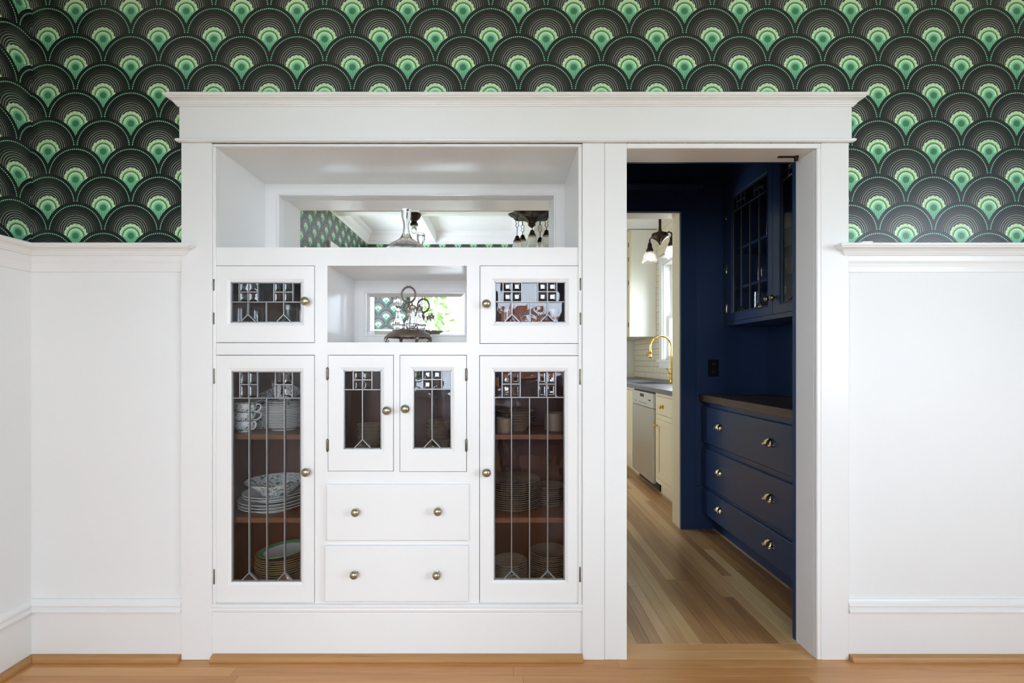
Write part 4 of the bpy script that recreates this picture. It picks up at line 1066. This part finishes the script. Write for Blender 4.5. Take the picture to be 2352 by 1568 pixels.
# upper cupboards
tumbler('tumbler', 'clear tumbler left in the upper left cupboard', ppos(550, .12), .12, UFLOOR+.0005, .028, .160, CRYSTAL)
tumbler('tumbler', 'clear tumbler between the tankard and the left tumbler', ppos(588, .20), .20, UFLOOR+.0005, .028, .160, CRYSTAL)
TK = empty('tankard', (ppos(664, .12), .12, UFLOOR), 'dark green tankard with a silver band in the upper left cupboard', 'tankard')
GREEN = simple('bottle_green_glaze', srgb(44, 62, 48), .15)
x, y, z = ppos(664, .12), .12, UFLOOR+.0005
build(MB().lathe([(.0005, 0), (.030, 0), (.031, .005), (.027, .165), (.023, .165), (.026, .01), (.0005, .008)], (x, y, z), 'z', 28, False, False), 'body', GREEN, TK)
build(MB().lathe([(.0272, .152), (.0290, .153), (.0290, .172), (.024, .176), (.010, .182), (.0005, .184)], (x, y, z), 'z', 28, False, True), 'lid', SILVER, TK)
build(MB().tube([(x+.026, y, z+.160), (x+.044, y, z+.155), (x+.047, y, z+.10), (x+.028, y, z+.06)], .004, 8), 'handle', SILVER, TK)
tumbler('tumbler', 'clear tumbler left in the upper right cupboard', ppos(1165, .14), .14, UFLOOR+.0005, .030, .16, CRYSTAL)
tumbler('tumbler', 'clear tumbler right in the upper right cupboard', ppos(1268, .16), .16, UFLOOR+.0005, .030, .16, CRYSTAL)

# ---- decanter in the upper niche
nz0 = fz(568)
dx_, dy_ = wx(933, .21), .21
H = wz(482, .21)-nz0
prof = [(.0005, 0), (.090, 0), (.098, .004), (.100, .012), (.096, .024), (.086, .040), (.070, .056), (.050, .068), (.032, .080), (.021, .094), (.0150, .110), (.0125, .130), (.0128, .150), (.0175, .168), (.0205, .178), (.0205, .192), (.0225, H-.002), (.0225, H),
        (.0200, H), (.0178, .192), (.0178, .178), (.0148, .168), (.0102, .150), (.0098, .130), (.0123, .110), (.018, .095), (.029, .083), (.048, .0705), (.067, .059), (.083, .043), (.092, .027), (.0955, .013), (.09, .007), (.0005, .006)]
tag(build(MB().lathe(prof, (dx_, dy_, nz0+.0005), 'z', 48, False, False), 'decanter', CRYSTAL), 'wide based clear glass decanter in front of the long mirror', 'decanter')

# ---- silver cruet stand
cxs, cys, cz0 = wx(939, .17), .165, mz0+.0005
CS = empty('cruet_stand', (cxs, cys, cz0), 'tarnished silver cruet stand with ring handle in the small niche', 'cruet stand')
zt0 = cz0+.040
build(MB().lathe([(.0005, 0), (.060, .000), (.082, -.004), (.095, -.016), (.098, -.015), (.097, -.010), (.085, .003), (.066, .010), (.062, .016), (.058, .010), (.0005, .008)], (cxs, cys, zt0), 'z', 40, False, False, flute=(10, .02)), 'tray', SILVER, CS)
for i in range(4):
    a = PI/4+i*PI/2-.25; ca, sa = math.cos(a), math.sin(a)
    f = MB(); P = [(.080, .030), (.094, .024), (.101, .012), (.097, .003), (.088, .0035), (.086, .010), (.091, .013)]
    f.tube([(cxs+r*ca, cys+r*sa, cz0+h) for r, h in P], [.006, .0075, .006, .0035, .004, .0035, .003], 8)
    f.ball((cxs+.084*ca, cys+.084*sa, cz0+.030), .011, 10, 6, .8); f.ball((cxs+.098*ca, cys+.098*sa, cz0+.020), .008, 10, 6)
    build(f, 'foot', SILVER, CS)
f = MB()
for i in range(8):
    a = i*PI/4; f.ball((cxs+.074*math.cos(a), cys+.074*math.sin(a), zt0-.013), .007, 8, 6, .7)
build(f, 'apron_scrolls', SILVER, CS)
zs = zt0+.010; Ht = wz(658, .17)-zs
build(MB().lathe([(.010, 0), (.006, .006), (.004, .02), (.0075, .04), (.0085, .055), (.004, .070), (.0035, .078), (.0075, .088), (.009, .096), (.0065, .106), (.003, .112), (.006, .118), (.004, .124)], (cxs, cys, zs), 'z', 14), 'post', SILVER, CS)
rc = zs+.124+.033
ring = [(cxs+.029*math.cos(t), cys, rc+.033*math.sin(t)) for t in [2*PI*i/32 for i in range(32)]]
build(MB().tube(ring, [.0042+.0008*(i % 2) for i in range(32)], 8, True), 'ring_handle', SILVER, CS)
f = MB(); f.tube([(cxs+.0065*math.cos(t), cys, rc+.040+.0055*math.sin(t)) for t in [2*PI*i/14 for i in range(14)]], .0022, 6, True)
for s in (-1, 1): f.tube([(cxs+s*.003, cys, zs+.122), (cxs+s*.012, cys, zs+.128), (cxs+s*.016, cys, zs+.124)], .003, 6)
build(f, 'finial', SILVER, CS)
hold = MB()
spots = [(-.045, .004, 'stopper'), (.022, -.038, 'cap'), (.044, .010, 'cap'), (-.004, .046, 'cap')]
for (bx_, by_, kd) in spots: hold.tube([(cxs+bx_+.0275*math.cos(t), cys+by_+.0275*math.sin(t), zs+.030) for t in [2*PI*i/24 for i in range(24)]], .0013, 6, True)
build(hold, 'bottle_rings', SILVER, CS)
blabs = ['cut glass cruet bottle with a glass stopper on the silver stand', 'silver capped cruet bottle at the front of the silver stand', 'silver capped cruet bottle at the right of the silver stand', 'silver capped cruet bottle at the back of the silver stand']
for (bx_, by_, kd), lab in zip(spots, blabs):
    x, y = cxs+bx_, cys+by_; z = zs+.0005
    B = empty('cruet_bottle', (x, y, z), lab, 'bottle', 'cruet bottles on the silver stand')
    pf = [(.0005, 0), (.022, 0), (.0245, .003), (.0245, .011), (.0232, .013), (.0245, .015), (.0242, .026), (.0225, .029), (.0225, .032), (.0205, .042), (.0150, .054), (.0105, .064), (.0098, .078), (.0112, .088), (.0135, .092), (.0135, .095),
          (.0095, .095), (.0080, .080), (.0082, .066), (.0125, .055), (.0185, .040), (.0205, .026), (.0205, .006), (.0005, .005)]
    build(MB().lathe(pf, (x, y, z), 'z', 28, False, False, flute=(14, .018)), 'bottle', CRYSTAL, B)
    if kd == 'stopper':
        build(MB().lathe([(.0005, -.012), (.0070, -.010), (.0078, .002), (.0060, .006), (.011, .012), (.0185, .022), (.0205, .036), (.0175, .046), (.009, .053), (.0005, .055)], (x, y, z+.095), 'z', 16, True, True, flute=(8, .08)), 'stopper', CRYSTAL, B)
    else:
        build(MB().lathe([(.0125, -.008), (.0140, -.006), (.0140, .002), (.0165, .003), (.0165, .006), (.010, .011), (.004, .013), (.003, .017), (.004, .019), (.0005, .022)], (x, y, z+.097), 'z', 20), 'cap', SILVER, B)

# small white block lying on the right plate rail
o = bx('shim', WHITE, None, wx(1975, -.02), wx(1998, -.02), -.035, -.01, 1.6142, 1.6205); tag(o, 'small white block lying on the right plate rail', 'block')

# ================================================================== the room behind the camera, seen in mirrors and glass
def chandelier(x, y, z):
    C = empty('chandelier', (x, y, z-.5), 'dark bronze shower chandelier reflected in the long mirror', 'chandelier')
    build(MB().lathe([(.235, 0), (.240, -.010), (.215, -.030), (.15, -.045), (.09, -.060), (.05, -.085), (.035, -.11), (.04, -.125), (.02, -.145), (.003, -.155)], (x, y, z), 'z', 48, flute=(8, .10)), 'canopy', BRONZE, C)
    for i in range(5):
        a = 2*PI*i/5+.35; r = .17 if i else .0
        px, py = x+.17*math.cos(a), y+.17*math.sin(a); ln = .20+.03*(i % 3)
        A = build(MB().tube([(px, py, z-.04), (px, py, z-.08)], .006, 8), 'drop', BRONZE, C)
        f = MB()
        for s in (-1, 1): f.tube([(px, py, z-.08), (px+s*.006, py, z-.085), (px+s*.018, py, z-.095), (px+s*.010, py, z-.12), (px+s*.018, py, z-.145), (px+s*.005, py, z-.16)], .0035, 6)
        f.tube([(px, py, z-.16), (px, py, z-ln)], .004, 6); build(f, 'link', BRONZE, A)
        build(MB().lathe([(.004, .07), (.020, .06), (.026, .04), (.038, .012), (.046, .004), (.044, 0)], (px, py, z-ln-.06), 'z', 20), 'bell', BRONZE, A)
        build(MB().lathe([(.040, 0), (.052, -.03), (.058, -.075), (.070, -.11), (.068, -.11), (.056, -.075), (.050, -.03), (.038, 0)], (px, py, z-ln-.060), 'z', 28, False, False), 'shade', SHADE, A)
chandelier(.36, -2.66, 2.80)
x, y = -.95, -2.66
CB = empty('ceiling_bulb', (x, y, 2.65), 'small dark ceiling fitting reflected behind the decanter', 'lamp')
build(MB().lathe([(.075, 0), (.08, -.01), (.06, -.05), (.035, -.07), (.03, -.09), (.045, -.11), (.04, -.13)], (x, y, 2.799), 'z', 24), 'fitting', BRONZE, CB)
build(MB().lathe([(.018, 0), (.03, -.03), (.034, -.055), (.024, -.08), (.0005, -.09)], (x, y, 2.67), 'z', 20), 'bulb', SHADE, CB)
# table and chairs
TX, TY = .75, -2.75
TB = empty('dining_table', (TX, TY, 0), 'dark wooden dining table reflected in the cabinet glass', 'table')
bx('tabletop', TABLEW, TB, TX-.85, TX+.85, TY-.5, TY+.5, .72, .755, bevel=.006)
bx('apron', TABLEW, TB, TX-.72, TX+.72, TY-.40, TY+.40, .63, .72)
for sx in (-1, 1):
    for sy in (-1, 1): build(MB().lathe([(.030, 0), (.034, .02), (.028, .10), (.040, .30), (.030, .45), (.042, .52), (.045, .64)], (TX+sx*.70, TY+sy*.38, 0), 'z', 16), 'leg', TABLEW, TB)
def chair(x, y, rz, label):
    C = empty('dining_chair', (x, y, 0), label, 'chair', 'dining chairs round the table')
    M_ = Matrix.Translation((x, y, 0)) @ Matrix.Rotation(rz, 4, 'Z')
    def pt(name, m, *c, bevel=.004): return build(MB().box(*c).xf(M_), name, m, C, bevel)
    pt('seat', FABRIC, -.22, .22, -.21, .21, .42, .49, bevel=.015)
    for sx in (-1, 1):
        pt('leg', TABLEW, sx*.20-.02, sx*.20+.02, -.20, -.16, 0, .42); pt('leg', TABLEW, sx*.20-.02, sx*.20+.02, .17, .21, 0, .98)
    pt('backrest', FABRIC, -.175, .175, .175, .205, .52, .92, bevel=.01)
    pt('rail', TABLEW, -.18, .18, .172, .208, .93, .98)
chair(.35, -1.98, PI+.1 if False else 0.0, 'dining chair nearest the cabinet, reflected in the right glass')
chair(1.15, -1.98, .05, 'dining chair beside it on the doorway side of the table')
chair(.35, -3.50, PI, 'dining chair on the window side, left of the pair')
chair(1.15, -3.50, PI-.05, 'dining chair on the window side, right of the pair')
chair(-.42, -2.75, PI/2, 'dining chair at the left end of the table')
# curtains
def curtain(a0, a1, label):
    n = 60; vs = []; fs = []
    for zi, z in enumerate((.35, 2.40)):
        for i in range(n+1):
            t = i/n; vs.append((a0+(a1-a0)*t, BACK_Y+.085+.018*math.sin(t*PI*2*7)*(1 if zi == 0 else .7), z))
    fs = [(i, i+1, n+2+i, n+1+i) for i in range(n)]
    q = MB().add(vs, fs); q.smooth = True
    o = build(q, 'curtain', CURT); md = o.modifiers.new('thick', 'SOLIDIFY'); md.thickness = .003
    tag(o, label, 'curtain')
curtain(-.34, -.02, 'pale blue curtain between the two back windows')
curtain(.72, 1.06, 'pale blue curtain right of the back windows')
q = MB().tube([(-1.35, BACK_Y+.085, 2.42), (1.2, BACK_Y+.085, 2.42)], .012, 10)
tag(build(q, 'curtain_rod', BRONZE), 'dark curtain rod across the back windows', 'rod')

# ================================================================== the garden
LAWN = simple('lawn', srgb(92, 108, 62), .95, var=.3, bscale=3)
q = MB().box(-14, 14, -16, BACK_Y-.13, -.75, -.70).box(RIGHT_X+.13, 14, BACK_Y-.13, 9, -.75, -.70)
tag(build(q, 'ground', LAWN), 'lawn outside the dining room windows', 'ground', kind='structure')
BARK = simple('bark', srgb(84, 66, 50), .9, bump=.5, bscale=40)
def tree(x, y, h, r, col, label, n=1400, seed=1):
    rg = random.Random(seed)
    T_ = empty('tree', (x, y, -.70), label, 'tree', 'garden trees')
    build(MB().tube([(x, y, -.70), (x+.05, y, h*.3), (x-.03, y+.05, h*.7)], [.10, .08, .04], 10), 'trunk', BARK, T_)
    q = MB()
    for i in range(n):
        d = Vector((rg.gauss(0, 1), rg.gauss(0, 1), rg.gauss(0, 1))).normalized()*r*(rg.random()**.4)
        c = Vector((x, y, h*.62))+Vector((d.x, d.y, d.z*1.1)); s = .07+.06*rg.random()
        u = Vector((rg.gauss(0, 1), rg.gauss(0, 1), rg.gauss(0, 1))).normalized(); w = u.orthogonal().normalized()
        q.add([c+u*s, c+w*s*.5, c-u*s, c-w*s*.5], [(0, 1, 2, 3)])
    o = build(q, 'crown', col, T_, smooth=False); o['kind'] = 'stuff'
LEAFG = simple('green_leaves', srgb(110, 136, 74), .8, var=.4, bscale=2); LEAFO = simple('autumn_leaves', srgb(206, 132, 84), .8, var=.4, bscale=2)
tree(-2.4, -8.2, 3.0, 1.4, LEAFG, 'green tree outside the left back window', 1400, 1)
tree(.5, -8.8, 2.0, 1.1, LEAFO, 'orange leaved tree outside the right back window', 1200, 2)
tree(3.3, -8.4, 3.2, 1.4, LEAFG, 'green tree farthest right in the back garden', 1400, 3)
tree(7.2, -2.6, 3.0, 1.5, LEAFG, 'green tree outside the right dining room wall', 1400, 4)
